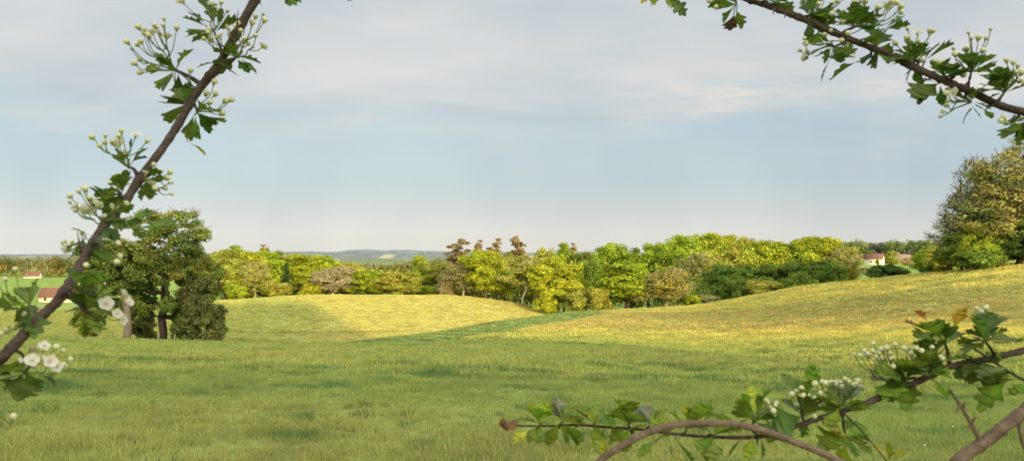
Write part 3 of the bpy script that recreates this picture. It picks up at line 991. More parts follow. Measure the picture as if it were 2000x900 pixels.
# ------------------------------------------------------------------ far woods (stuff) and hills
def far_wood(name, label, rows, colr, lsize, per, seed, trunks=True, cat='wood'):
    """rows of (px0, px1, d, top0, top1, n): a far-off wood that reads as one mass"""
    g = np.random.default_rng(seed)
    V, Q, C = [], [], []
    n = 0
    for (p0, p1, d, t0, t1, k, cl) in rows:
        px = g.uniform(p0, p1, k)
        f = (px - p0) / (p1 - p0)
        dd = d * g.uniform(.97, 1.06, k)
        x = (px - 1000) / F * dd
        gzv = ground_z(x, dd)
        top = CZ - ((t0 + (t1 - t0) * f + g.normal(0, 1.6, k)) - HOR) / F * dd
        hgt = np.maximum(top - gzv, 2)
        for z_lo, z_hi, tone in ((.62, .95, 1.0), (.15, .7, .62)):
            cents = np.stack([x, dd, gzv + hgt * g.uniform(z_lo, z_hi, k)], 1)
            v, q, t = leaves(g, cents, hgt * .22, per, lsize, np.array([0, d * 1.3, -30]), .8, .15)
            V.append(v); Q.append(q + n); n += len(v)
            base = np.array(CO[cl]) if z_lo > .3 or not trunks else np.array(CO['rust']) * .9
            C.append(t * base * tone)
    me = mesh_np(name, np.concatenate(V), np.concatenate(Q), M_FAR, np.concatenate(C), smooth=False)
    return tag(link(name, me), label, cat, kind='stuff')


M_FAR = leaf_mat('far_leaves', .2, .8, .05, False, (1, 1, 1))
CO['farmix'] = (.20, .20, .08)
CO['fargreen'] = (.17, .22, .07)
CO['farblue'] = (.15, .165, .11)  # muted far leaf colours, distance haze put into them
for kk, rows in enumerate([[(425, 745, 216, 515, 530, 300, 'lime')], [(755, 1000, 226, 535, 520, 260, 'olive')], [(1000, 1350, 214, 525, 505, 340, 'lime')], [(1340, 1655, 214, 492, 488, 340, 'lime')]]):
    far_wood('undergrowth', ['undergrowth under the left wood', 'undergrowth between the gap and the russet pines', 'undergrowth under the centre wood', 'undergrowth under the right wood'][kk], rows, None, .55, 40, 60 + kk, trunks=False)
far_wood('forest', 'far forest edge with brown trunks and green tops on the left horizon', [(-500, 130, 470, 505, 504, 320, 'farmix'), (100, 430, 480, 504, 498, 200, 'farmix')], None, 1.1, 26, 1)
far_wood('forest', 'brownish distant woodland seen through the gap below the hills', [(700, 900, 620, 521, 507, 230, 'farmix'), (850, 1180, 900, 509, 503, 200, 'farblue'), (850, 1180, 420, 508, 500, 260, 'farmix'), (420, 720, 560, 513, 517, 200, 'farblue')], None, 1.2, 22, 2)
far_wood('forest', 'pale green wood on the horizon behind the farmhouse', [(1600, 1690, 640, 474, 473, 140, 'fargreen'), (1690, 1745, 760, 477, 474, 90, 'farblue'), (1730, 1900, 700, 473, 470, 240, 'fargreen'), (1880, 2300, 600, 472, 470, 200, 'fargreen')], None, 1.4, 24, 3, trunks=False)
far_wood('forest', 'low hedge line and scrub at the back of the house meadow', [(1655, 1850, 545, 500, 500, 170, 'deep')], None, .9, 22, 4, trunks=False)


def hills():
    """three overlapping ranges of low wooded hills several kilometres off"""
    for k, (d, prof, col, nm) in enumerate([  # col: bluer with distance, air haze baked into the colour
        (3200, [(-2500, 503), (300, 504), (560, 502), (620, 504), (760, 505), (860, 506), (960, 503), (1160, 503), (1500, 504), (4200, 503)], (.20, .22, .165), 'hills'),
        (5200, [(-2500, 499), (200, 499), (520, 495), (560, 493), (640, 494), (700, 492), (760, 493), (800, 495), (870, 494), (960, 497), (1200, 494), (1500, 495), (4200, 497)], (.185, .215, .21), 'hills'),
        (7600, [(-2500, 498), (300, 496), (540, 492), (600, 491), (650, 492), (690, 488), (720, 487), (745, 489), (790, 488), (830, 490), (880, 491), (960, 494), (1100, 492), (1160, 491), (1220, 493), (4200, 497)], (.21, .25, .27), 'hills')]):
        px = np.linspace(-2500, 4200, 1500)
        P = Pchip([a for a, _ in prof], [b for _, b in prof])(px)
        rows, cols = [], []
        for f, hz in ((-.16, 0.0), (-.10, .35), (-.05, .72), (-.02, .93), (0, 1.0), (.06, .6), (.12, 0)):
            dd = d * (1 + f)
            x = (px - 1000) / F * d * (1 + f * .3)
            ztop = CZ - (P - HOR) / F * d + np.clip(vnoise(px, px * 0, .22) - .4, 0, 1) * d * .0009
            zb = CZ - 18.0 / F * d
            rows.append(np.stack([x, np.full_like(x, dd), zb + (ztop - zb) * hz], 1))
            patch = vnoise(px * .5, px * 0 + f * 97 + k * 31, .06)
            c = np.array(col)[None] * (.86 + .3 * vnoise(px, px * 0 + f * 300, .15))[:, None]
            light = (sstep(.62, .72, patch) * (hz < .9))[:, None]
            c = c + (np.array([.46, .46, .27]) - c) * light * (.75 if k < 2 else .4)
            cols.append(c)
        V = np.concatenate(rows)
        n, w = len(rows), len(px)
        i, j = np.meshgrid(np.arange(n - 1), np.arange(w - 1), indexing='ij')
        q = np.stack([i * w + j, i * w + j + 1, (i + 1) * w + j + 1, (i + 1) * w + j], -1).reshape(-1, 4)
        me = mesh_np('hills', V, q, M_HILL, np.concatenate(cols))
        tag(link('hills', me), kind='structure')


M_HILL = plain_mat('far_hills', (1, 1, 1), .95, .02, .02, .85, 1.15)
hills()


# unseen wooded rise behind the camera, outline shaped to cast the wanted shadows
V0 = [(-320, 18.5), (-4, 18), (0, 17.2), (8, 14.4), (14, 13.4), (24, 13.0), (26.5, 10), (28, 2), (30, -9), (38.6, -9), (39.4, -.9), (40.6, -.9), (41.4, -9), (54, -9), (57, 1.3), (70, 2.9), (88, 4.7), (92, 4.5), (94.5, -8), (99, -9),
      (117, -9), (122, 9), (126, 18.3), (142, 19.4), (166, 17.3), (173, 4), (181, -6), (280, -8)]


def rise():
    S0 = 150.0
    u = np.arange(-320, 280, .6)
    prof = Pchip([a for a, _ in V0], [b for _, b in V0])(u)
    s = np.array([-60, -45, -30, -18, -9, -3, 0, 4, 12, 24, 40, 60.0]) + S0
    sh = np.array([0, .1, .3, .56, .82, .96, 1, .97, .85, .6, .28, 0])
    g = np.random.default_rng(55)
    top = CZ + prof + S0 * math.tan(SUN_EL) - 1.0
    V = []
    for k in range(len(s)):
        x, y = u * UH[0] + s[k] * SH[0], u * UH[1] + s[k] * SH[1]
        b = ground_z(x, y) - .8
        V.append(np.stack([x, y, b + np.maximum(top - b, 0.2) * sh[k]], 1))
    n, w = len(s), len(u)
    i, j = np.meshgrid(np.arange(n - 1), np.arange(w - 1), indexing='ij')
    q = np.stack([i * w + j, i * w + j + 1, (i + 1) * w + j + 1, (i + 1) * w + j], -1).reshape(-1, 4)
    me = mesh_np('hill', np.concatenate(V), q, plain_mat('hill_soil', (.10, .13, .04), .95, .05, .5), np.ones((n * w, 3)))
    tag(link('hill', me), kind='structure')
    k = 900
    uu = g.uniform(-320, 280, k)
    ss = S0 + g.uniform(-6, 10, k)
    tp = np.interp(uu, u, top)
    c = np.stack([uu * UH[0] + ss * SH[0], uu * UH[1] + ss * SH[1], tp + g.uniform(-1.8, 1.1, k)], 1)
    v, qq, t = leaves(g, c, g.uniform(.8, 1.7, k), 40, .55, np.array([c[:, 0].mean(), c[:, 1].mean(), 0]), .8)
    k = 130                                 # unseen leaf clumps added to break the light on the slope
    uu = g.uniform(56, 93, k)
    ss = S0 + g.uniform(-10, 12, k)
    tp = np.interp(uu, u, top)
    c2 = np.stack([uu * UH[0] + ss * SH[0], uu * UH[1] + ss * SH[1], tp + g.uniform(.2, 3.4, k)], 1)
    v2, q2, t2 = leaves(g, c2, g.uniform(.7, 1.3, k), 26, .5, np.array([c[:, 0].mean(), c[:, 1].mean(), 0]), .8)
    v, qq, t = np.concatenate([v, v2]), np.concatenate([qq, q2 + len(v)]), np.concatenate([t, t2])
    me = mesh_np('woodland', v, qq, M_FAR, t * np.array([.11, .14, .035]), smooth=False)
    tag(link('woodland', me), 'unseen woodland on the rise behind the viewer, shaped to shade the fields', 'wood', kind='stuff')


rise()


# ------------------------------------------------------------------ farm buildings
M_WALL = plain_mat('cream_render', (.78, .70, .52), .9, .1, 1.2, .88, 1.06)
M_ROOF = plain_mat('red_tiles', (.17, .095, .072), .85, .1, 4.0, .75, 1.2, .3, (1, 1, 3))
M_GREYROOF = plain_mat('brown_slates', (.22, .165, .14), .85, .1, 4.0, .75, 1.2, .3, (1, 1, 3))
M_WINDOW = plain_mat('dark_window_glass', (.03, .035, .04), .12, .5)
M_FRAME = plain_mat('white_frame', (.7, .68, .62), .6, .2)
M_BRICK = plain_mat('old_brick', (.34, .16, .10), .9, .1, 6.0, .75, 1.2)


def house(name, label, px, d, L, W, hw, hr, rz, roof, wall, wins, chim=None, base=None):
    x = (px - 1000) / F * d
    z = gz(x, d) if base is None else base
    r = empty(name, (x, d, z - .2), rz)
    tag(r, label, 'house' if 'house' in name else 'barn', None)
    a, b = L / 2, W / 2
    mb = MB()
    v = [(-a, -b, 0), (a, -b, 0), (a, b, 0), (-a, b, 0), (-a, -b, hw), (a, -b, hw), (a, b, hw), (-a, b, hw), (-a, 0, hw + hr), (a, 0, hw + hr)]
    mb.add(v, [(0, 1, 5, 4), (2, 3, 7, 6), (1, 2, 6, 5), (3, 0, 4, 7)], [(5, 6, 9), (7, 4, 8)])
    link('wall', mb.mesh('wall', wall, False), r)
    mb = MB()
    e, o, th = .45, .35, .22
    for sgn in (-1, 1):
        lo = np.array([0, sgn * (b + e), hw - e * hr / b + .04])
        p = [(-a - o, lo[1], lo[2]), (a + o, lo[1], lo[2]), (a + o, 0, hw + hr + .04), (-a - o, 0, hw + hr + .04)]
        p2 = [(q[0], q[1], q[2] + th) for q in p]
        mb.add(p + p2, [(0, 1, 2, 3), (4, 5, 6, 7), (0, 1, 5, 4), (1, 2, 6, 5), (3, 0, 4, 7)])
    rf = link('roof', mb.mesh('roof', roof, False), r)
    if chim:
        mb = MB(); mb.box((chim - .4, -.4, hw + hr - .8), (chim + .4, .4, hw + hr + 1.3))
        mb.box((chim - .48, -.48, hw + hr + 1.3), (chim + .48, .48, hw + hr + 1.45))
        link('chimney', mb.mesh('chimney', M_WALL, False), rf)
    for (face, pos, zc, ww, wh, kind) in wins:
        mb, mf = MB(), MB()
        if face == 'front':
            mb.box((pos - ww / 2, -b - .05, zc - wh / 2), (pos + ww / 2, -b - .02, zc + wh / 2))
            for lo, hi in (((pos - ww / 2 - .12, -b - .1, zc - wh / 2 - .12), (pos - ww / 2, -b - .01, zc + wh / 2 + .12)), ((pos + ww / 2, -b - .1, zc - wh / 2 - .12), (pos + ww / 2 + .12, -b - .01, zc + wh / 2 + .12)),
                           ((pos - ww / 2, -b - .1, zc + wh / 2), (pos + ww / 2, -b - .01, zc + wh / 2 + .12)), ((pos - ww / 2, -b - .1, zc - wh / 2 - .12), (pos + ww / 2, -b - .01, zc - wh / 2))):
                mf.box(lo, hi)
        else:
            mb.box((a + .02, pos - ww / 2, zc - wh / 2), (a + .05, pos + ww / 2, zc + wh / 2))
            mf.box((a + .01, pos - ww / 2 - .12, zc - wh / 2 - .12), (a + .1, pos - ww / 2, zc + wh / 2 + .12))
            mf.box((a + .01, pos + ww / 2, zc - wh / 2 - .12), (a + .1, pos + ww / 2 + .12, zc + wh / 2 + .12))
            mf.box((a + .01, pos - ww / 2, zc + wh / 2), (a + .1, pos + ww / 2, zc + wh / 2 + .12))
            mf.box((a + .01, pos - ww / 2, zc - wh / 2 - .12), (a + .1, pos + ww / 2, zc - wh / 2))
        w = link(kind, mb.mesh(kind, M_WINDOW if kind == 'window' else M_BRICK, False), r)
        link('frame', mf.mesh('frame', M_FRAME, False), w)
    return r


house('farmhouse', 'small cream farmhouse with a red tiled gable roof across the meadow', 1707, 480, 10.6, 7.2, 3.9, 3.0, math.radians(-36), M_ROOF, M_WALL,
      [('front', -1.2, 2.1, .9, 1.5, 'window'), ('front', 3.0, 2.1, .9, 1.4, 'window'), ('gable', -1.6, 1.6, 1.0, 1.4, 'window'), ('gable', 1.2, 1.3, 1.1, 2.2, 'door'), ('gable', 0, 4.4, .9, 1.2, 'window')])
house('barn', 'long low barn with a brown grey roof behind bushes right of the farmhouse', 1752, 505, 15, 7, 3.0, 2.8, math.radians(-14), M_GREYROOF, M_BRICK,
      [('front', -4, 1.6, 1.2, 1.2, 'window'), ('front', 2, 1.5, 1.2, 1.2, 'window'), ('front', 5.4, 1.4, 2.4, 2.6, 'door')], chim=-1.0)
house('farmhouse', 'orange roofed farmhouse glimpsed low through the hawthorn on the left', 116, 262, 10, 6, 2.2, 2.6, math.radians(12), M_ROOF, M_WALL,
      [('front', -3, 1.4, .9, 1.1, 'window'), ('front', 2.6, 1.4, .9, 1.1, 'window')])
house('farmhouse', 'little red roof at the edge of the far meadow on the left', 66, 440, 8, 5, 1.6, 2.4, math.radians(8), M_ROOF, M_WALL,
      [('front', -2.6, 1.4, .9, 1.1, 'window')])

# fence posts by the big oak
M_POST = plain_mat('weathered_post', (.42, .36, .26), .9, .1, 8, .7, 1.2)
for px, d, hh, lab in [(196, 90, 1.15, 'leftmost pale fence post, left of the pale straight trunk'), (223, 98, 1.5, 'taller pale fence post just left of the pale straight trunk'),
                       (312, 88.5, 1.0, 'pale fence post in front of the big oak trunk'), (343, 89, .85, 'short pale fence post right of the big oak trunk'), (241, 90, .8, 'short post leaning on the foot of the pale straight trunk')]:
    x = (px - 1000) / F * d
    mb = MB()
    mb.tube([(0, 0, -.3), (.01, 0, hh * .5), (.03, 0, hh), (.03, 0, hh + .05)], [.075, .07, .065, .02], 7)
    o = link('fence_post', mb.mesh('fence_post', M_POST), None, (x, d, gz(x, d)))
    tag(o, lab, 'fence post', 'fence posts beside the big oak')


# ------------------------------------------------------------------ hawthorn branches in front of the lens
def bud_mesh():
    mb = MB()
    prof = [(0, -1.25), (.28, -1.15), (.5, -.75), (.72, -.35)]
    prof2 = [(.74, -.36), (.98, .05), (.95, .45), (.68, .82), (.3, .98), (0, 1.02)]
    for pr, m, tn in ((prof, 0, 1), (prof2, 1, 1)):
        ns = 10
        v = [(r * math.cos(6.2832 * k / ns), r * math.sin(6.2832 * k / ns), z) for r, z in pr for k in range(ns)]
        q = [(i * ns + k, i * ns + (k + 1) % ns, (i + 1) * ns + (k + 1) % ns, (i + 1) * ns + k) for i in range(len(pr) - 1) for k in range(ns)]
        mb.add(v, q, m=m)
    for k in range(5):   # sepals
        a = 6.2832 * k / 5
        c, s = math.cos(a), math.sin(a)
        mb.add([(c * .62 - s * .22, s * .62 + c * .22, -.4), (c * .62 + s * .22, s * .62 - c * .22, -.4), (c * 1.02, s * 1.02, .25)], t=[(0, 1, 2)], m=0)
    return mb.mesh('bud', [M_CALYX, M_BUD])


def blossom_mesh(seed, openness):
    g = np.random.default_rng(seed)
    mb = MB()
    for k in range(5):
        a = 6.2832 * k / 5 + g.uniform(-.12, .12)
        ca, sa = math.cos(a), math.sin(a)
        v, q = [], []
        nu, nv = 5, 5
        tl = openness * g.uniform(.8, 1.2)
        for i in range(nu):
            f = i / (nu - 1)
            wd = .95 * math.sin(math.pi * min(1, .12 + f * .75)) ** .7
            for j in range(nv):
                h = (j / (nv - 1) - .5) * 2
                rad = f * 1.75 * (1 - .08 * h * h)
                y = h * wd
                z = (1 - tl) * rad * .95 + .35 * h * h * wd * .6 + (.25 * f * f)
                v.append((ca * rad - sa * y, sa * rad + ca * y, z))
        for i in range(nu - 1):
            for j in range(nv - 1):
                q.append((i * nv + j, (i + 1) * nv + j, (i + 1) * nv + j + 1, i * nv + j + 1))
        mb.add(v, q, m=0)
    for k in range(12):
        a = g.uniform(0, 6.28); r = g.uniform(.15, .6)
        p1 = np.array([math.cos(a) * r, math.sin(a) * r, g.uniform(.6, .95)])
        mb.tube([(0, 0, .05), p1 * .6, p1], [.03, .025, .02], 4, m=1)
        mb.tube([p1 - (0, 0, .06), p1, p1 + (0, 0, .07)], [.05, .09, .04], 5, m=1)
    ns = 8
    pr = [(0, -.75), (.3, -.6), (.42, -.2), (.3, .1)]
    v = [(r * math.cos(6.2832 * k / ns), r * math.sin(6.2832 * k / ns), z) for r, z in pr for k in range(ns)]
    q = [(i * ns + k, i * ns + (k + 1) % ns, (i + 1) * ns + (k + 1) % ns, (i + 1) * ns + k) for i in range(len(pr) - 1) for k in range(ns)]
    mb.add(v, q, m=2)
    return mb.mesh('blossom', [M_PETAL, M_STAMEN, M_CALYX])


BUD = bud_mesh()
BLOS = [blossom_mesh(k, o) for k, o in enumerate((.75, .5, .9))]

OUTL = [
    np.array([(0, 0), (.05, .14), (.15, .32), (.33, .45), (.44, .53), (.40, .59), (.24, .57), (.24, .63), (.35, .76), (.31, .82), (.17, .77), (.16, .87), (.10, .97), (0, 1.0)]),
    np.array([(0, 0), (.06, .16), (.20, .36), (.40, .52), (.47, .63), (.38, .68), (.25, .64), (.27, .74), (.33, .87), (.24, .90), (.14, .84), (.12, .95), (.06, 1.0), (0, .98)]),
    np.array([(0, 0), (.05, .2), (.16, .42), (.30, .60), (.38, .74), (.31, .80), (.22, .76), (.24, .86), (.24, .95), (.13, .92), (.07, 1.0), (0, .97), (0, .97), (0, .97)]),
]


def add_leaf(mb, g, B, T, wid, roll, tone, kind=0, fold=.35, curl=.25):
    B, T = np.asarray(B), np.asarray(T)
    ax = T - B
    L = np.linalg.norm(ax)
    ax = ax / L
    view = unit(np.array([0, 0, CZ]) - B)
    side = unit(np.cross(ax, view))
    nrm = np.cross(side, ax)
    side, nrm = side * math.cos(roll) + nrm * math.sin(roll), nrm * math.cos(roll) - side * math.sin(roll)
    O = OUTL[kind]
    n = len(O)
    mid, lf, rt = [], [], []
    wj = g.uniform(.85, 1.15, n)
    for i, (w, v) in enumerate(O):
        vm = v * .96
        bz = -curl * L * vm * vm
        bend = g.uniform(-.01, .01)
        mid.append(B + ax * vm * L + nrm * bz)
        for lst, sg in ((lf, -1), (rt, 1)):
            ww = w * wid * L * 2 * (wj[i] if sg > 0 else wj[n - 1 - i])
            vv = v * (1 if sg > 0 else g.uniform(.97, 1.02))
            lst.append(B + ax * vv * L + side * sg * ww * math.cos(fold) + nrm * (ww * math.sin(fold) - curl * L * vv * vv + .05 * L * math.sin(9 * v) * w))
    V = np.array(mid + lf + rt)
    q = []
    for i in range(n - 1):
        q += [(i, n + i, n + i + 1, i + 1), (i, i + 1, 2 * n + i + 1, 2 * n + i)]
    tone = np.asarray(tone)
    c = np.concatenate([np.repeat(tone[None] * np.array([1.5, 1.35, 1.3]), n, 0), np.repeat(tone[None], 2 * n, 0)])
    c[n:] *= g.uniform(.85, 1.15, (2 * n, 1))
    mb.add(V, q, c=c)


G_DARK, G_MID, G_LIGHT, G_YEL = (.068, .128, .025), (.115, .20, .034), (.22, .31, .035), (.36, .40, .04)
G_GREY, G_RED = (.15, .19, .15), (.20, .09, .04)


class Branch:
    def __init__(s, label, stem, seed, bark=None, sides=10):
        """stem: list of (px, py, depth, width in photo pixels)"""
        s.g = np.random.default_rng(seed)
        s.P = np.array([at(a, b, d) for a, b, d, w in stem])
        s.px = np.array([(a, b) for a, b, d, w in stem], float)
        s.D = np.array([d for a, b, d, w in stem])
        s.root = empty('hawthorn_branch', (0, 0, 0))
        s.o = s.P[0].copy()
        s.root.location = s.o
        tag(s.root, label, 'branch', 'hawthorn branches framing the view')
        s.wood, s.leaf = MB(), MB()
        s.bark = bark or M_TWIG
        pts = catmull(s.P, 8)
        rad = catmull(np.array([[w * .46 / F * d, 0, 0] for a, b, d, w in stem]), 8)[:, 0]
        k = s.g.normal(size=len(pts)) * .06
        s.g.normal()
        rad = rad * (1 + k)
        kn = s.g.uniform(size=len(pts)) < .10
        rad[kn] *= 1.2
        s.spts = pts
        s.wood.tube(pts - s.o, rad, sides)
        s.srad = rad
        s.ncl = 0

    def depth_near(s, px, py):
        i = np.argmin(np.hypot(s.px[:, 0] - px, s.px[:, 1] - py))
        return s.D[i]

    def thorn(s, p0, p1, d, w=4):
        A, B = at(*p0, d), at(*p1, d - .003)
        s.wood.tube(np.array([A, A * .5 + B * .5, B]) - s.o, [w / F * d * .6, w / F * d * .35, .0001], 6)

    def twig(s, pts, d, w0, w1):
        P = catmull(np.array([at(a, b, d) for a, b in pts]), 5)
        s.wood.tube(P - s.o, np.linspace(w0, w1, len(P)) * .5 / F * d, 7)

    def spur(s, attach, hub, leafs=(), buds=(), flowers=(), dd=0.0, tone=G_DARK, wid=.42, w=7):
        """short shoot: leaves to the given tip places, buds and blossoms on stalks"""
        g = s.g
        d = s.depth_near(*attach) + dd
        # attach exactly on the wood
        A0 = at(*attach, s.depth_near(*attach))
        A = s.spts[np.argmin(np.linalg.norm(s.spts - A0, axis=1))]
        Hh = at(*hub, d + g.uniform(-.015, .015))
        mid = (A + Hh) / 2 + g.normal(size=3) * .003
        s.wood.tube(catmull([A, mid, Hh], 4) - s.o, np.linspace(w, w * .55, 9) * .5 / F * d, 7)
        extra = []
        for L in leafs:
            if len(L) < 4 and g.uniform() < .5:
                a = g.choice([-1, 1]) * g.uniform(.4, .9)
                vx, vy = L[0] - hub[0], L[1] - hub[1]
                extra.append((hub[0] + (vx * math.cos(a) - vy * math.sin(a)) * .85, hub[1] + (vx * math.sin(a) + vy * math.cos(a)) * .85) + tuple(L[2:3]))
        for L in list(leafs) + extra:
            tx, ty = L[0], L[1]
            tn = L[2] if len(L) > 2 else tone
            ln = L[3] if len(L) > 3 else None
            hx, hy = hub
            full = math.hypot(tx - hx, ty - hy)
            length = ln or g.uniform(35, 50)
            if full < length:      # a leaf keeps its size: push its tip outwards
                k = length / max(full, 1)
                tx, ty = hx + (tx - hx) * k, hy + (ty - hy) * k
                full = length
            f = max(0.03, 1 - length / max(full, 1))
            tip = at(tx, ty, d + g.uniform(-.03, .03))
            base = Hh + (tip - Hh) * f + g.normal(size=3) * .001
            if f > .06:
                s.leaf.tube(np.array([Hh, (Hh + base) / 2 + g.normal(size=3) * .001, base]) - s.o, 1.6 / F * d * .6, 5, c=np.array(tn) * 1.3)
            roll = g.normal(0, .42)
            kd = int(g.integers(0, 3))
            tn2 = np.array(tn) * g.uniform(.75, 1.3) * np.array([g.uniform(.85, 1.25), 1, 1])
            wk = wid * g.uniform(.85, 1.15) * (1.0 if length > 25 else .8)
            add_leaf(s.leaf, g, base - s.o, tip - s.o, wk, roll, tn2, kd, g.uniform(.15, .5), g.uniform(-.1, .35))
        if buds or flowers:
            mb = MB()
            items = []
            nb = list(buds)
            for q in nb:
                if g.uniform() < .45:
                    buds = list(buds) + [(q[0] + g.normal(0, 9), q[1] + g.normal(0, 8), g.uniform(.6, .9))]
            for kind, lst in (('bud', buds), ('blossom', flowers)):
                for q in lst:
                    d2 = d + g.uniform(-.028, .028)
                    items.append((kind, at(q[0], q[1], d2), d2, q[2] if len(q) > 2 else 1.0))
            # a corymb: stalks fork, two to four flowers on each fork
            items.sort(key=lambda it: math.atan2(it[1][2] - Hh[2], it[1][0] - Hh[0]))
            k0 = 0
            while k0 < len(items):
                kk = int(g.integers(2, 5))
                grp = items[k0:k0 + kk]
                k0 += kk
                ctr = np.mean([it[1] for it in grp], 0)
                fk = Hh + (ctr - Hh) * g.uniform(.45, .65) + np.array([0, 0, -1]) * np.linalg.norm(ctr - Hh) * .08 + g.normal(size=3) * .002
                P = catmull([Hh, (Hh + fk) / 2 + g.normal(size=3) * .0025, fk], 4)
                mb.tube(P - s.o, np.linspace(1.7, 1.3, len(P)) / F * d, 5)
                for kind, p, d2, sc in grp:
                    c = fk + (p - fk) * .5 + np.array([0, 0, -1]) * np.linalg.norm(p - fk) * .14 + g.normal(size=3) * .001
                    P = catmull([fk, c, p], 4)
                    mb.tube(P - s.o, np.linspace(1.15, .85, len(P)) / F * d, 5)
            cl = link('flower_cluster', mb.mesh('flower_cluster', M_STALK), s.root)
            for kind, p, d2, sc in items:
                if kind == 'bud':
                    ob = link('bud', BUD, cl, p - s.o)
                    rr = g.uniform(4.6, 6.6) / F * d2 * sc
                else:
                    ob = link('blossom', BLOS[int(g.integers(0, 3))], cl, p - s.o)
                    rr = g.uniform(5.6, 7.2) / F * d2 * sc
                dr = unit(p - Hh + np.array([0, 0, .35]) * np.linalg.norm(p - Hh) + g.normal(size=3) * .004)
                import mathutils
                ob.rotation_euler = mathutils.Vector(dr).to_track_quat('Z', 'Y').to_euler()
                ob.scale = (rr, rr, rr)

    def loose_leaf(s, base, tip, tone, d, wid=.42, kind=0, roll=0.0, petiole=None):
        g = s.g
        B, T = at(*base, d), at(*tip, d + g.uniform(-.012, .012))
        add_leaf(s.leaf, g, B - s.o, T - s.o, wid, roll, tone, kind, g.uniform(.15, .4), g.uniform(0, .25))
        if petiole is not None:
            A = at(*petiole, d)
            s.leaf.tube(np.array([A, (A + B) / 2, B]) - s.o, 1.2 / F * d, 5, c=np.array(tone) * 1.3)

    def done(s):
        link('stem', s.wood.mesh('stem', s.bark), s.root)
        if s.leaf.n:
            link('foliage', s.leaf.mesh('foliage', M_HAW_LEAF), s.root)


# ---- 1: left branch
b = Branch('long flowering hawthorn branch crossing the left side from top edge to left edge',
           [(-330, 1250, .72, 34), (-190, 960, .64, 31), (-60, 775, .60, 28), (0, 703, .60, 25), (40, 660, .61, 23), (78, 620, .63, 22), (112, 588, .65, 22), (137, 553, .67, 21), (160, 512, .69, 20), (185, 470, .72, 19), (212, 432, .75, 18),
            (242, 397, .78, 18), (276, 345, .82, 18), (318, 289, .86, 17), (350, 240, .88, 17), (385, 180, .9, 18), (424, 130, .9, 18), (456, 76, .9, 18), (490, 15, .9, 20), (520, -35, .9, 21), (600, -160, .92, 24)], 11)
b.spur((428, 118), (418, 62), [(395, -12), (358, 30), (378, 58), (438, 18), (450, 33), (372, 20), (410, 4)], [(432, 5), (425, 22), (418, 30)], [(358, 6, 1.1), (415, 12)])
b.spur((432, 120), (462, 112), [(382, 130), (505, 141), (505, 120), (442, 82), (462, 80), (430, 128)],
       [(408, 58), (402, 72), (412, 78), (441, 52), (460, 52), (465, 46), (480, 42), (493, 45), (499, 33), (517, 40), (500, 70), (485, 86), (470, 60), (476, 76)], [(513, 92), (456, 72), (430, 75)])
b.spur((385, 165), (344, 138), [(372, 88), (285, 133, G_MID), (300, 105), (350, 112), (320, 172), (318, 120), (345, 152)],
       [(248, 82), (270, 53), (282, 58), (275, 82), (302, 50), (319, 50), (345, 55), (268, 88), (262, 124), (273, 117), (273, 142), (290, 70), (312, 66)], [(298, 66), (327, 73)], w=11)
b.spur((372, 200), (366, 205), [(335, 178), (347, 160), (332, 203), (362, 170), (340, 222)], [(372, 138)])
b.spur((375, 195), (384, 218), [(408, 210), (440, 243, G_MID), (380, 268), (365, 262), (398, 228)], [(419, 160), (403, 182), (421, 184), (440, 198), (452, 195), (434, 222), (410, 200)], (), w=6)
b.loose_leaf((367, 277), (404, 298), (.26, .26, .03), .88, .52, 2, .2, petiole=(362, 258))
b.spur((263, 362), (250, 326), [(278, 283), (262, 272), (235, 316), (285, 300), (258, 330)], [(180, 268), (205, 279), (237, 256), (288, 275), (237, 300), (195, 285)], [(230, 283, 1.2), (265, 266, 1.1), (243, 303), (218, 278)], w=9)
b.spur((262, 365), (283, 352), [(290, 378), (270, 392), (300, 350)], [(300, 322), (313, 334), (332, 337), (322, 367), (302, 367), (326, 348)], [(293, 358), (285, 340)])
b.spur((250, 385), (238, 378), [(212, 372), (222, 392), (228, 352)], [(222, 346), (236, 343), (215, 358)])
b.spur((205, 440), (200, 432), [(262, 400, G_MID), (252, 445), (300, 416, G_MID), (345, 438, G_MID, 64), (322, 452, G_MID, 60), (275, 430), (235, 462), (230, 412)], [(137, 383), (154, 374), (167, 369), (148, 411), (176, 386), (246, 398), (182, 398)],
       [(170, 410, 1.15), (190, 402), (222, 408), (240, 404), (206, 430, 1.1), (150, 405), (315, 432, .8)], w=8)
b.loose_leaf((178, 460), (140, 443), (.13, .17, .15), .71, .45, 1, .3, petiole=(186, 468))
b.spur((185, 470), (172, 478), [(202, 497), (190, 490), (150, 495), (205, 470)], [(125, 474), (141, 473), (160, 455), (233, 500), (230, 475)], [(132, 486), (155, 490)], w=8)
b.twig([(128, 566), (140, 582), (155, 592), (166, 606), (176, 612)], .66, 12, 8)
b.spur((130, 566), (168, 606), [(215, 556, G_MID, 58), (206, 582, G_MID), (206, 628), (165, 660), (188, 652, G_MID), (140, 626), (180, 560, G_MID), (160, 568), (195, 610, G_MID)], [(228, 512), (190, 540)],
       [(240, 578, 1.3), (252, 590, .9), (206, 594, 1.2), (217, 607, 1.2), (238, 624, 1.2), (228, 612)], w=8)
b.spur((120, 580), (150, 560), [(200, 530, G_MID, 60), (160, 520), (215, 545, G_MID, 60), (140, 535), (172, 545)], [(168, 518)])
b.spur((72, 625), (58, 603), [(70, 541, G_MID, 60), (54, 546, G_MID, 55), (38, 562, G_MID), (2, 572, G_MID, 60), (10, 602, G_MID), (-15, 590, G_MID), (22, 620), (25, 580, G_MID), (92, 628)], [(30, 526), (10, 545), (45, 612), (52, 624), (58, 628), (14, 642), (4, 650), (30, 640)], w=8)
b.loose_leaf((70, 618), (58, 592), (.15, .19, .17), .62, .4, 1, .2)
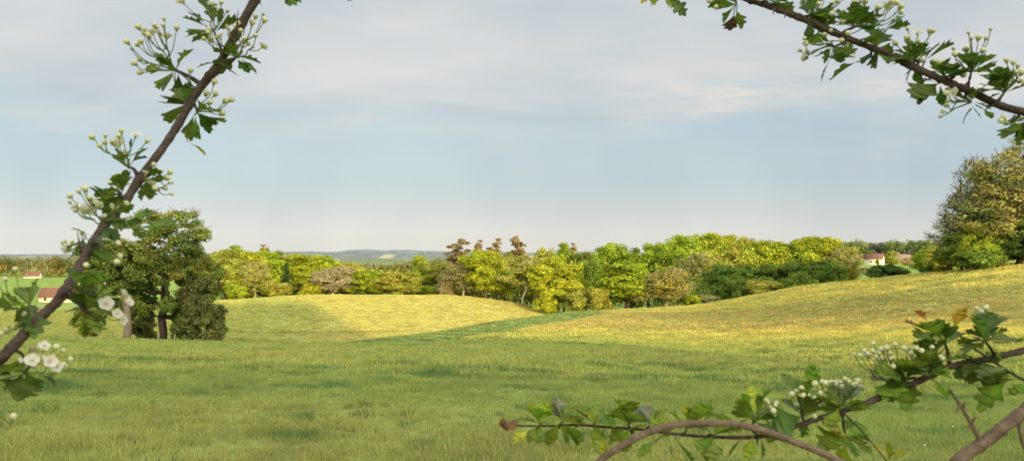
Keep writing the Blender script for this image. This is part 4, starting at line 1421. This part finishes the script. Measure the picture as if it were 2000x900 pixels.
b.spur((20, 682), (45, 728), [(114, 742, G_DARK, 44), (28, 758), (4, 762), (-12, 735), (20, 715), (5, 720), (60, 745)], [(110, 677, 1.2), (80, 698, 1.3), (123, 714, 1.2), (48, 717, 1.2), (62, 680, 1.1)],
       [(64, 684, 1.1), (86, 676, 1.1), (44, 709, 1.1), (62, 704, 1.2), (97, 707, 1.2), (110, 716)], w=7)
b.spur((-40, 752), (-20, 815), [(-40, 850)], [(26, 812, 1.1)], w=5)
for p0, p1 in (((462, 70), (465, 17)), ((432, 125), (466, 149)), ((318, 289), (322, 300)), ((160, 500), (150, 448)), ((500, -5), (512, 12))):
    b.thorn(p0, p1, .88 if p0[0] > 300 else .7, 5)
b.done()

# ---- 2: upper right branch
b = Branch('flowering hawthorn branch hanging across the upper right corner against the sky',
           [(1200, -110, .98, 5), (1300, -62, .97, 8), (1400, -26, .96, 11), (1455, -2, .95, 12), (1500, 12, .95, 13), (1560, 34, .94, 14), (1620, 60, .93, 14), (1680, 85, .92, 14), (1740, 109, .92, 15), (1790, 134, .91, 15), (1850, 160, .9, 15),
            (1900, 181, .9, 16), (1950, 205, .9, 16), (2000, 219, .89, 17), (2100, 240, .88, 18), (2300, 330, .86, 22), (2650, 1000, .8, 34)], 22)
b.spur((1300, -62), (1285, -28), [(1250, 6, G_YEL, 40), (1265, 10, G_LIGHT, 36), (1278, 8, G_LIGHT), (1325, 12, G_MID, 40), (1338, 27, G_DARK, 34)])
b.spur((1440, -8), (1438, 8), [(1414, 12), (1428, 20), (1450, 52, G_DARK, 36), (1426, 62, (.06, .03, .03), 34), (1405, 2)], [(1386, 2), (1394, 8), (1399, 14)], w=7)
b.spur((1490, 10), (1500, 4), [(1478, -10), (1520, -14), (1538, 4), (1555, -4), (1500, -24), (1530, 14)])
b.spur((1560, 34), (1580, 30), [(1598, 8), (1618, 16), (1604, 48), (1570, 4), (1630, 40), (1590, -4), (1612, 30)], [(1599, 8), (1624, 8), (1635, 3), (1650, -4)])
b.spur((1640, 70), (1672, 52), [(1650, 18), (1640, 34), (1700, 14), (1692, 36), (1670, 12), (1715, 40), (1655, 48), (1705, 60), (1720, 26)],
       [(1681, 2), (1690, 3), (1715, 15), (1741, 4), (1751, 6), (1759, 13), (1760, 25), (1668, 4), (1646, 42), (1625, 28)], [(1732, 14, .9)], w=8)
b.loose_leaf((1728, 58), (1776, 42), G_DARK, .92, .44, 1, .3, petiole=(1690, 62))
b.loose_leaf((1728, 58), (1766, 26), G_DARK, .92, .4, 0, -.5)
b.spur((1650, 75), (1628, 92), [(1567, 70), (1585, 62), (1597, 94, G_MID), (1640, 118), (1608, 104), (1650, 108)], [(1574, 85), (1588, 84), (1576, 101), (1571, 114), (1656, 65), (1662, 85), (1660, 100), (1600, 78)], [(1647, 84, .9)], w=7)
b.loose_leaf((1622, 116), (1599, 158), G_DARK, .93, .42, 0, .2, petiole=(1628, 94))
b.loose_leaf((1672, 122), (1618, 153), G_DARK, .92, .36, 1, -.4, petiole=(1708, 110))
b.spur((1705, 95), (1712, 94), [(1728, 66), (1737, 122), (1700, 60), (1712, 130), (1722, 80), (1694, 112)], w=6)
b.spur((1790, 134), (1786, 122), [(1740, 99), (1778, 82), (1755, 90), (1790, 152), (1760, 118), (1808, 100)], [(1749, 85), (1772, 74), (1816, 61), (1800, 118), (1772, 80), (1793, 80)], [(1792, 66, .95)], w=7)
b.loose_leaf((1808, 118), (1858, 82), G_DARK, .91, .42, 0, .35, petiole=(1800, 134))
b.loose_leaf((1806, 118), (1826, 82), G_MID, .91, .4, 1, .2, petiole=(1800, 134))
b.spur((1850, 160), (1846, 150), [(1822, 124), (1842, 118), (1866, 122), (1810, 150), (1830, 142), (1862, 140)], [(1823, 121), (1835, 121)])
b.spur((1835, 155), (1836, 164), [(1810, 178), (1818, 170), (1838, 184)])
b.spur((1890, 175), (1897, 140), [(1865, 104), (1882, 112), (1940, 99), (1925, 112), (1930, 132), (1872, 128), (1908, 112)], [(1865, 106), (1886, 97), (1897, 75), (1911, 74), (1926, 75), (1920, 99), (1882, 146), (1889, 95)], w=7)
b.spur((1895, 180), (1897, 200), [(1865, 199), (1880, 168, G_MID), (1862, 186), (1926, 206), (1910, 224), (1890, 170, G_MID)], [(1848, 182), (1848, 206), (1842, 218), (1856, 176)], [(1864, 182)], w=7)
b.loose_leaf((1919, 212), (1938, 231), G_MID, .9, .5, 2, 0, petiole=(1905, 205))
b.twig([(1897, 212), (1885, 228), (1881, 244)], .9, 3, 1)
b.spur((1950, 205), (1962, 180), [(1917, 140), (1948, 134), (1930, 165), (1985, 158), (1972, 150), (1938, 188), (1995, 172), (1925, 150)], [(1950, 137), (1966, 118), (1979, 123), (1988, 129), (1985, 142), (1996, 142), (1976, 146)], [(1992, 160)], w=8)
b.spur((2000, 219), (2004, 236), [(1957, 262, G_DARK, 48), (1964, 236), (1976, 230), (1990, 262), (1970, 248), (2020, 262)], [(1960, 228), (1955, 236), (1964, 241)], w=8)
for p0, p1 in (((1512, 18), (1510, 30)), ((1535, 26), (1532, 37)), ((1700, 92), (1706, 134)), ((1780, 136), (1766, 148)), ((1935, 200), (1922, 222))):
    b.thorn(p0, p1, .93, 4)
b.done()

# ---- top edge, right of the left branch
b = Branch('leaf tips of a twig dipping in at the top edge right of the left branch', [(700, -160, .95, 10), (640, -90, .95, 8), (585, -50, .95, 6), (560, -40, .95, 4)], 5)
b.spur((585, -50), (578, -34), [(558, 4, G_DARK, 34), (570, 7, G_DARK, 34), (580, 4, G_DARK, 30)])
b.spur((640, -90), (670, -50), [(682, 2, G_DARK, 34)])
b.done()

# ---- 3: lower right branch
b = Branch('leafy hawthorn branch with bud clusters reaching in from the right edge over the lower field',
           [(2500, 900, .82, 26), (2250, 720, .80, 20), (2060, 676, .79, 15), (1985, 688, .78, 14), (1930, 700, .78, 14), (1855, 716, .77, 14), (1790, 746, .76, 13), (1730, 771, .75, 13), (1670, 794, .74, 12), (1600, 816, .74, 11), (1540, 836, .73, 10), (1480, 852, .73, 9),
            (1400, 853, .73, 7), (1330, 848, .73, 7), (1250, 838, .73, 6), (1180, 833, .74, 6), (1130, 829, .74, 6), (1080, 831, .74, 4.5), (1030, 831, .74, 4), (990, 829, .75, 3.5)], 33)
LM = (.125, .215, .03)
# tip
b.spur((1000, 829), (992, 828), [(984, 818, G_RED, 14), (979, 828, G_RED, 14), (987, 838, G_RED, 14), (998, 820, G_RED, 12)])
b.spur((1055, 830), (1056, 826), [(1030, 786, G_LIGHT), (1044, 800, LM), (1068, 793, G_LIGHT), (1005, 858, G_YEL, 30), (1050, 862, LM), (1036, 856, LM)], tone=LM)
b.spur((1095, 830), (1098, 822), [(1092, 776, G_GREY, 44), (1078, 796, G_GREY, 30), (1113, 784, LM), (1095, 806, LM), (1062, 800, LM), (1104, 862, LM), (1133, 863, G_DARK, 36), (1118, 800, G_LIGHT), (1125, 840, LM)], tone=LM)
b.spur((1160, 832), (1160, 826), [(1148, 786, G_LIGHT), (1166, 790, LM), (1178, 812, LM), (1200, 824, LM), (1132, 808, LM), (1165, 852, LM), (1186, 806, G_LIGHT)], tone=LM)
b.loose_leaf((1178, 845), (1174, 892), G_YEL, .74, .4, 1, .2, petiole=(1180, 834))
b.spur((1230, 836), (1226, 828), [(1205, 774, LM), (1222, 780, LM), (1236, 780, LM), (1212, 800, LM), (1185, 812, LM), (1258, 796, LM), (1240, 806, G_GREY), (1222, 858, LM), (1256, 812, LM)], tone=LM)
b.spur((1270, 840), (1268, 832), [(1300, 812, G_LIGHT), (1310, 822, G_LIGHT), (1286, 806, LM), (1250, 812, LM), (1264, 800, G_GREY)], tone=LM)
b.loose_leaf((1278, 862), (1246, 886), LM, .74, .36, 0, .4, petiole=(1300, 846))
b.spur((1330, 848), (1340, 836), [(1342, 786, G_YEL), (1388, 790, LM), (1365, 796, LM), (1322, 812, LM), (1402, 806, LM), (1352, 812, LM), (1374, 822, LM)], tone=LM)
b.loose_leaf((1318, 856), (1352, 902), LM, .72, .46, 1, .1, petiole=(1325, 848))
b.loose_leaf((1308, 858), (1312, 886), G_DARK, .73, .42, 0, .5)
b.spur((1390, 853), (1394, 850), [(1402, 888, LM), (1372, 874, LM), (1415, 830, LM), (1378, 838, LM), (1438, 826, LM)], tone=LM)
b.loose_leaf((1470, 850), (1463, 898), G_LIGHT, .72, .42, 1, .2, petiole=(1476, 846))
b.loose_leaf((1486, 852), (1490, 896), G_DARK, .73, .42, 0, .3)
b.loose_leaf((1452, 852), (1420, 892), LM, .73, .40, 0, -.3)
b.spur((1480, 850), (1474, 820), [(1466, 752, G_YEL, 56), (1440, 780, LM), (1452, 766, LM), (1502, 756, LM), (1430, 800, LM), (1490, 772, LM), (1520, 800, LM), (1428, 822, LM), (1500, 830, G_DARK), (1458, 800, LM), (1512, 846, G_DARK)],
       [(1505, 796), (1516, 788), (1510, 802), (1535, 832), (1522, 806), (1496, 782)], tone=LM, w=8)
b.spur((1580, 822), (1566, 812), [(1540, 720, LM, 60), (1577, 730, LM, 56), (1592, 710, LM, 56), (1556, 740, LM), (1528, 770, LM), (1540, 780, G_GREY), (1530, 830, G_DARK), (1548, 838, LM), (1585, 780, G_DARK), (1602, 770, G_DARK), (1570, 846, G_DARK)],
       [(1547, 770), (1556, 763), (1565, 757), (1568, 772), (1577, 772), (1591, 778), (1597, 790), (1609, 789), (1593, 801), (1590, 812), (1557, 792), (1572, 800)], [(1565, 785, .9)], tone=LM, w=8)
b.spur((1640, 805), (1640, 792), [(1610, 764, LM), (1660, 760, G_GREY, 46), (1640, 760, LM), (1625, 770, LM), (1690, 800, G_DARK, 46), (1700, 796, LM), (1655, 775, G_DARK), (1612, 790, G_DARK), (1680, 780, LM), (1620, 830, LM)],
       [(1592, 749), (1603, 745), (1612, 748), (1623, 748), (1632, 746), (1641, 747), (1645, 755), (1657, 745), (1667, 752), (1680, 755), (1685, 758), (1675, 744), (1650, 740)], tone=LM, w=8)
b.loose_leaf((1700, 795), (1742, 772), G_YEL, .75, .3, 2, .5)
b.spur((1640, 806), (1652, 850), [(1630, 822, G_YEL), (1688, 822, LM), (1628, 858, LM), (1692, 850, LM), (1622, 876, LM), (1672, 892, LM), (1700, 884, LM), (1645, 900, G_LIGHT), (1660, 815, LM), (1718, 896, LM)], tone=LM, w=7)
b.spur((1640, 806), (1734, 902), [(1722, 868, G_YEL, 40), (1760, 882, G_YEL, 40), (1742, 862, G_LIGHT, 36)], tone=G_LIGHT, w=4)
b.spur((1790, 746), (1772, 740), [(1712, 724, G_GREY), (1728, 716, LM), (1744, 700, LM), (1780, 700, LM), (1722, 742, G_DARK), (1740, 746, LM), (1800, 702, G_GREY), (1756, 712, G_DARK), (1728, 752, LM), (1770, 760, LM)],
       [(1680, 694), (1693, 692), (1704, 685), (1712, 690), (1722, 682), (1732, 680), (1748, 672), (1725, 700), (1740, 700), (1716, 702), (1738, 690)], tone=LM, w=8)
b.spur((1800, 741), (1806, 732), [(1812, 704, LM), (1790, 706, G_DARK), (1834, 700, LM), (1868, 688, LM), (1850, 712, G_DARK), (1828, 720, LM), (1850, 772, LM), (1834, 748, LM), (1795, 715, LM)],
       [(1765, 679), (1773, 684), (1780, 690), (1800, 685), (1815, 688), (1820, 678), (1838, 692), (1840, 700), (1790, 680), (1808, 696)], tone=LM, w=8)
b.spur((1850, 718), (1846, 672), [(1788, 603, G_RED, 34), (1772, 622, (.14, .10, .03), 46), (1884, 598, (.24, .20, .03), 50), (1800, 640, G_MID), (1830, 620, G_GREY, 36), (1862, 634, G_DARK), (1778, 674, G_DARK), (1798, 660, G_DARK), (1822, 650, G_DARK), (1868, 660, G_DARK), (1812, 630, LM), (1800, 680, LM)], tone=G_MID, w=9)
b.spur((1925, 700), (1926, 668), [(1884, 640, G_DARK), (1900, 616, G_DARK, 52), (1920, 606, G_DARK, 52), (1936, 608, G_DARK, 52), (1958, 604, G_DARK, 56), (1952, 642, G_DARK), (1890, 660, G_DARK), (1872, 668, LM), (1948, 664, LM), (1936, 640, G_MID), (1905, 640, G_DARK), (1912, 650, LM)],
       [(1908, 603), (1925, 602), (1918, 610)], w=9)
b.spur((1920, 702), (1912, 706), [(1880, 690, LM), (1868, 712, G_DARK), (1900, 735, G_DARK), (1935, 730, G_DARK), (1898, 720, G_DARK), (1925, 740, G_DARK), (1950, 712, G_DARK), (1885, 730, G_DARK), (1866, 736, G_DARK), (1945, 695, LM)], tone=G_DARK, w=8)
b.loose_leaf((1972, 668), (2008, 657), LM, .78, .4, 0, .3, petiole=(1940, 668))
b.twig([(1900, 678), (1935, 702), (1975, 728), (2020, 752)], .765, 4, 6)
b.loose_leaf((1972, 716), (1911, 728), (.13, .19, .08), .76, .42, 1, .1, petiole=(1985, 734))
b.loose_leaf((1968, 742), (1906, 792), LM, .755, .42, 0, .3, petiole=(1990, 740))
b.loose_leaf((2020, 750), (1968, 766), LM, .755, .4, 1, .5)
for p0, p1 in (((1745, 766), (1746, 778)), ((1785, 748), (1790, 764)), ((1480, 852), (1478, 870)), ((1232, 838), (1234, 852)), ((1128, 829), (1122, 838)), ((1607, 816), (1608, 830))):
    b.thorn(p0, p1, .75, 5)
b.done()

# ---- 4: arching old stem at the bottom, 5: thick bare stem in the lower right corner
b = Branch('bare brown hawthorn stem arching through the bottom edge', [(1020, 1180, .62, 17), (1090, 990, .62, 16), (1165, 905, .62, 15), (1205, 876, .62, 15), (1255, 848, .62, 15), (1312, 830, .62, 14), (1380, 826, .62, 14), (1440, 828, .62, 14), (1492, 841, .62, 14),
           (1560, 866, .62, 14), (1625, 894, .62, 15), (1700, 950, .62, 16), (1800, 1200, .62, 18)], 44, M_OLDTWIG)
b.done()
b = Branch('thick bare thorny hawthorn stem cutting the lower right corner', [(1560, 1300, .6, 32), (1760, 1010, .6, 29), (1870, 900, .6, 27), (1910, 872, .6, 27), (1955, 838, .6, 26), (2000, 802, .6, 26), (2080, 730, .6, 25), (2300, 560, .62, 20)], 45, M_OLDTWIG)
b.twig([(1918, 866), (1896, 825), (1876, 791), (1857, 763)], .6, 10, 5)
b.twig([(1988, 815), (1992, 840), (1998, 868), (2010, 890)], .6, 9, 5)
for p0, p1 in (((1874, 790), (1868, 808)), ((1880, 797), (1887, 780)), ((1896, 826), (1911, 808)), ((1900, 832), (1880, 832)), ((1857, 765), (1855, 757))):
    b.thorn(p0, p1, .6, 6)
b.done()


# ------------------------------------------------------------------ camera, sun, sky
cam = bpy.data.cameras.new('camera')
cam.sensor_width = 36
cam.lens = 36 * F / 2000
cam.clip_start, cam.clip_end = .05, 40000
cam.dof.use_dof = True
cam.dof.focus_distance = 6.0
cam.dof.aperture_fstop = 15
co = bpy.data.objects.new('camera', cam)
COL.objects.link(co)
co.location = (0, 0, CZ)
co.rotation_euler = (math.pi / 2 + PITCH, 0, 0)
scene.camera = co

sl = bpy.data.lights.new('sun', 'SUN')
sl.energy = 5.0
sl.angle = math.radians(.55)
sl.color = (1.0, .75, .34)
so = bpy.data.objects.new('sun', sl)
COL.objects.link(so)
import mathutils
sdir = mathutils.Vector((SH[0] * math.cos(SUN_EL), SH[1] * math.cos(SUN_EL), math.sin(SUN_EL)))
so.rotation_euler = sdir.to_track_quat('Z', 'Y').to_euler()
so.location = (60, -120, 60)

w = bpy.data.worlds.new('World')
scene.world = w
w.use_nodes = True
nt = w.node_tree
nt.nodes.clear()
wo = nt.nodes.new('ShaderNodeOutputWorld')
sky = N(nt, 'ShaderNodeTexSky', sky_type='NISHITA', sun_disc=False)
sky.sun_elevation = SUN_EL
sky.sun_rotation = math.pi - SUN_AZ
bg1 = N(nt, 'ShaderNodeBackground', i_Strength=.12)
nt.links.new(sky.outputs[0], bg1.inputs[0])
tc = N(nt, 'ShaderNodeTexCoord')
sx = N(nt, 'ShaderNodeSeparateXYZ')
nt.links.new(tc.outputs['Generated'], sx.inputs[0])


def mth(op, a, b=None, c=None):
    n = nt.nodes.new('ShaderNodeMath')
    n.operation = op
    for i, v in enumerate((a, b, c)):
        if v is None: continue
        if isinstance(v, bpy.types.NodeSocket): nt.links.new(v, n.inputs[i])
        else: n.inputs[i].default_value = v
    return n.outputs[0]


zc = mth('MAXIMUM', sx.outputs[2], 0.0)
den = mth('ADD', zc, .22)
cx_, cy_ = mth('DIVIDE', sx.outputs[0], den), mth('DIVIDE', sx.outputs[1], den)
cmb = nt.nodes.new('ShaderNodeCombineXYZ')
nt.links.new(cx_, cmb.inputs[0])
nt.links.new(mth('MULTIPLY', cy_, 1.15), cmb.inputs[1])
n1 = N(nt, 'ShaderNodeTexNoise', i_Scale=1.0, i_Detail=7.0, i_Roughness=.5)
n1.inputs['Distortion'].default_value = .5
nt.links.new(cmb.outputs[0], n1.inputs['Vector'])
mp = N(nt, 'ShaderNodeMapping')
mp.inputs['Location'].default_value = (3.3, 7.1, 2.0)
mp.inputs['Scale'].default_value = (1.0, 1.6, 1)
nt.links.new(cmb.outputs[0], mp.inputs[0])
n2 = N(nt, 'ShaderNodeTexNoise', i_Scale=1.5, i_Detail=7.0, i_Roughness=.5)
nt.links.new(mp.outputs[0], n2.inputs['Vector'])
# blue-grey veil below, a soft grey cloud deck above, both paler and warmer towards the horizon
azi = mth('DIVIDE', sx.outputs[0], mth('MAXIMUM', mth('ABSOLUTE', sx.outputs[1]), .15))
clear = ramp(nt, zc, [(0.0, (.745, .735, .68)), (.028, (.715, .725, .69)), (.055, (.615, .66, .67)), (.09, (.535, .622, .66)), (.16, (.50, .615, .662)), (.24, (.50, .60, .66)), (.7, (.45, .56, .70))])
az2 = nt.nodes.new('ShaderNodeCombineXYZ')
nt.links.new(mth('MULTIPLY', azi, 5.0), az2.inputs[0])
nt.links.new(mth('MULTIPLY', zc, 3.0), az2.inputs[1])
nray = N(nt, 'ShaderNodeTexNoise', i_Scale=1.1, i_Detail=3.0, i_Roughness=.5)
nt.links.new(az2.outputs[0], nray.inputs['Vector'])
clear = mixc(nt, clear, ramp(nt, nray.outputs[0], [(.3, (.93, .94, .955)), (.7, (1.07, 1.06, 1.045))]), 1.0, 'MULTIPLY')
clear = mixc(nt, clear, ramp(nt, mth('MULTIPLY_ADD', azi, .6, .5), [(.1, (1.0, 1.03, 1.04)), (.5, (1.03, 1.02, 1.01)), (.85, (.90, .92, .95))]), 1.0, 'MULTIPLY')
cloud = ramp(nt, n2.outputs[0], [(.32, (.52, .575, .615)), (.45, (.585, .625, .65)), (.56, (.645, .663, .672)), (.70, (.72, .715, .705))])
# sun-warmed cloud lumps low on the right part of the deck
cre = mth('MULTIPLY', ramp(nt, mth('MULTIPLY_ADD', azi, .5, .5), [(.54, (0, 0, 0)), (.63, (1, 1, 1)), (.70, (.25, .25, .25)), (.78, (.7, .7, .7)), (.86, (0, 0, 0))]),
          ramp(nt, zc, [(.155, (0, 0, 0)), (.195, (1, 1, 1)), (.25, (0, 0, 0))]))
nl = N(nt, 'ShaderNodeTexNoise', i_Scale=3.6, i_Detail=6.0, i_Roughness=.55)
nt.links.new(mp.outputs[0], nl.inputs['Vector'])
cre = mth('MULTIPLY', cre, ramp(nt, nl.outputs[0], [(.44, (0, 0, 0)), (.60, (1, 1, 1))]))
cloud = mixc(nt, cloud, (.82, .755, .68, 1), cre)
edge = mth('ADD', zc, mth('MULTIPLY_ADD', n1.outputs[0], .20, -.10))
edge = mth('ADD', edge, mth('MULTIPLY_ADD', nl.outputs[0], .10, -.05))
cov = ramp(nt, edge, [(.135, (0, 0, 0)), (.195, (.95, .95, .95))])
veil = mixc(nt, clear, cloud, cov)
# the bright evening side of the sky, behind the viewer
dt = N(nt, 'ShaderNodeVectorMath', operation='DOT_PRODUCT')
nt.links.new(tc.outputs['Generated'], dt.inputs[0])
dt.inputs[1].default_value = (SH[0] * .96, SH[1] * .96, .28)
glow = ramp(nt, mth('MULTIPLY_ADD', dt.outputs['Value'], .5, .5), [(.30, (0, 0, 0)), (.62, (.65, .65, .62)), (.85, (1.6, 1.52, 1.35)), (1.0, (3.2, 2.8, 2.1))])
tot = mixc(nt, veil, glow, 1.0, 'ADD')
bg2 = N(nt, 'ShaderNodeBackground', i_Strength=1.07)
nt.links.new(tot, bg2.inputs[0])
mx = N(nt, 'ShaderNodeMixShader')
mx.inputs[0].default_value = .92
nt.links.new(bg1.outputs[0], mx.inputs[1])
nt.links.new(bg2.outputs[0], mx.inputs[2])
nt.links.new(mx.outputs[0], wo.inputs[0])

scene.view_settings.view_transform = 'Standard'
scene.view_settings.look = 'None'
scene.view_settings.exposure = 0
scene.render.engine = 'CYCLES'
scene.cycles.use_denoising = True
scene.cycles.max_bounces = 8
scene.cycles.diffuse_bounces = 3
scene.cycles.transmission_bounces = 4
scene.render.film_transparent = False
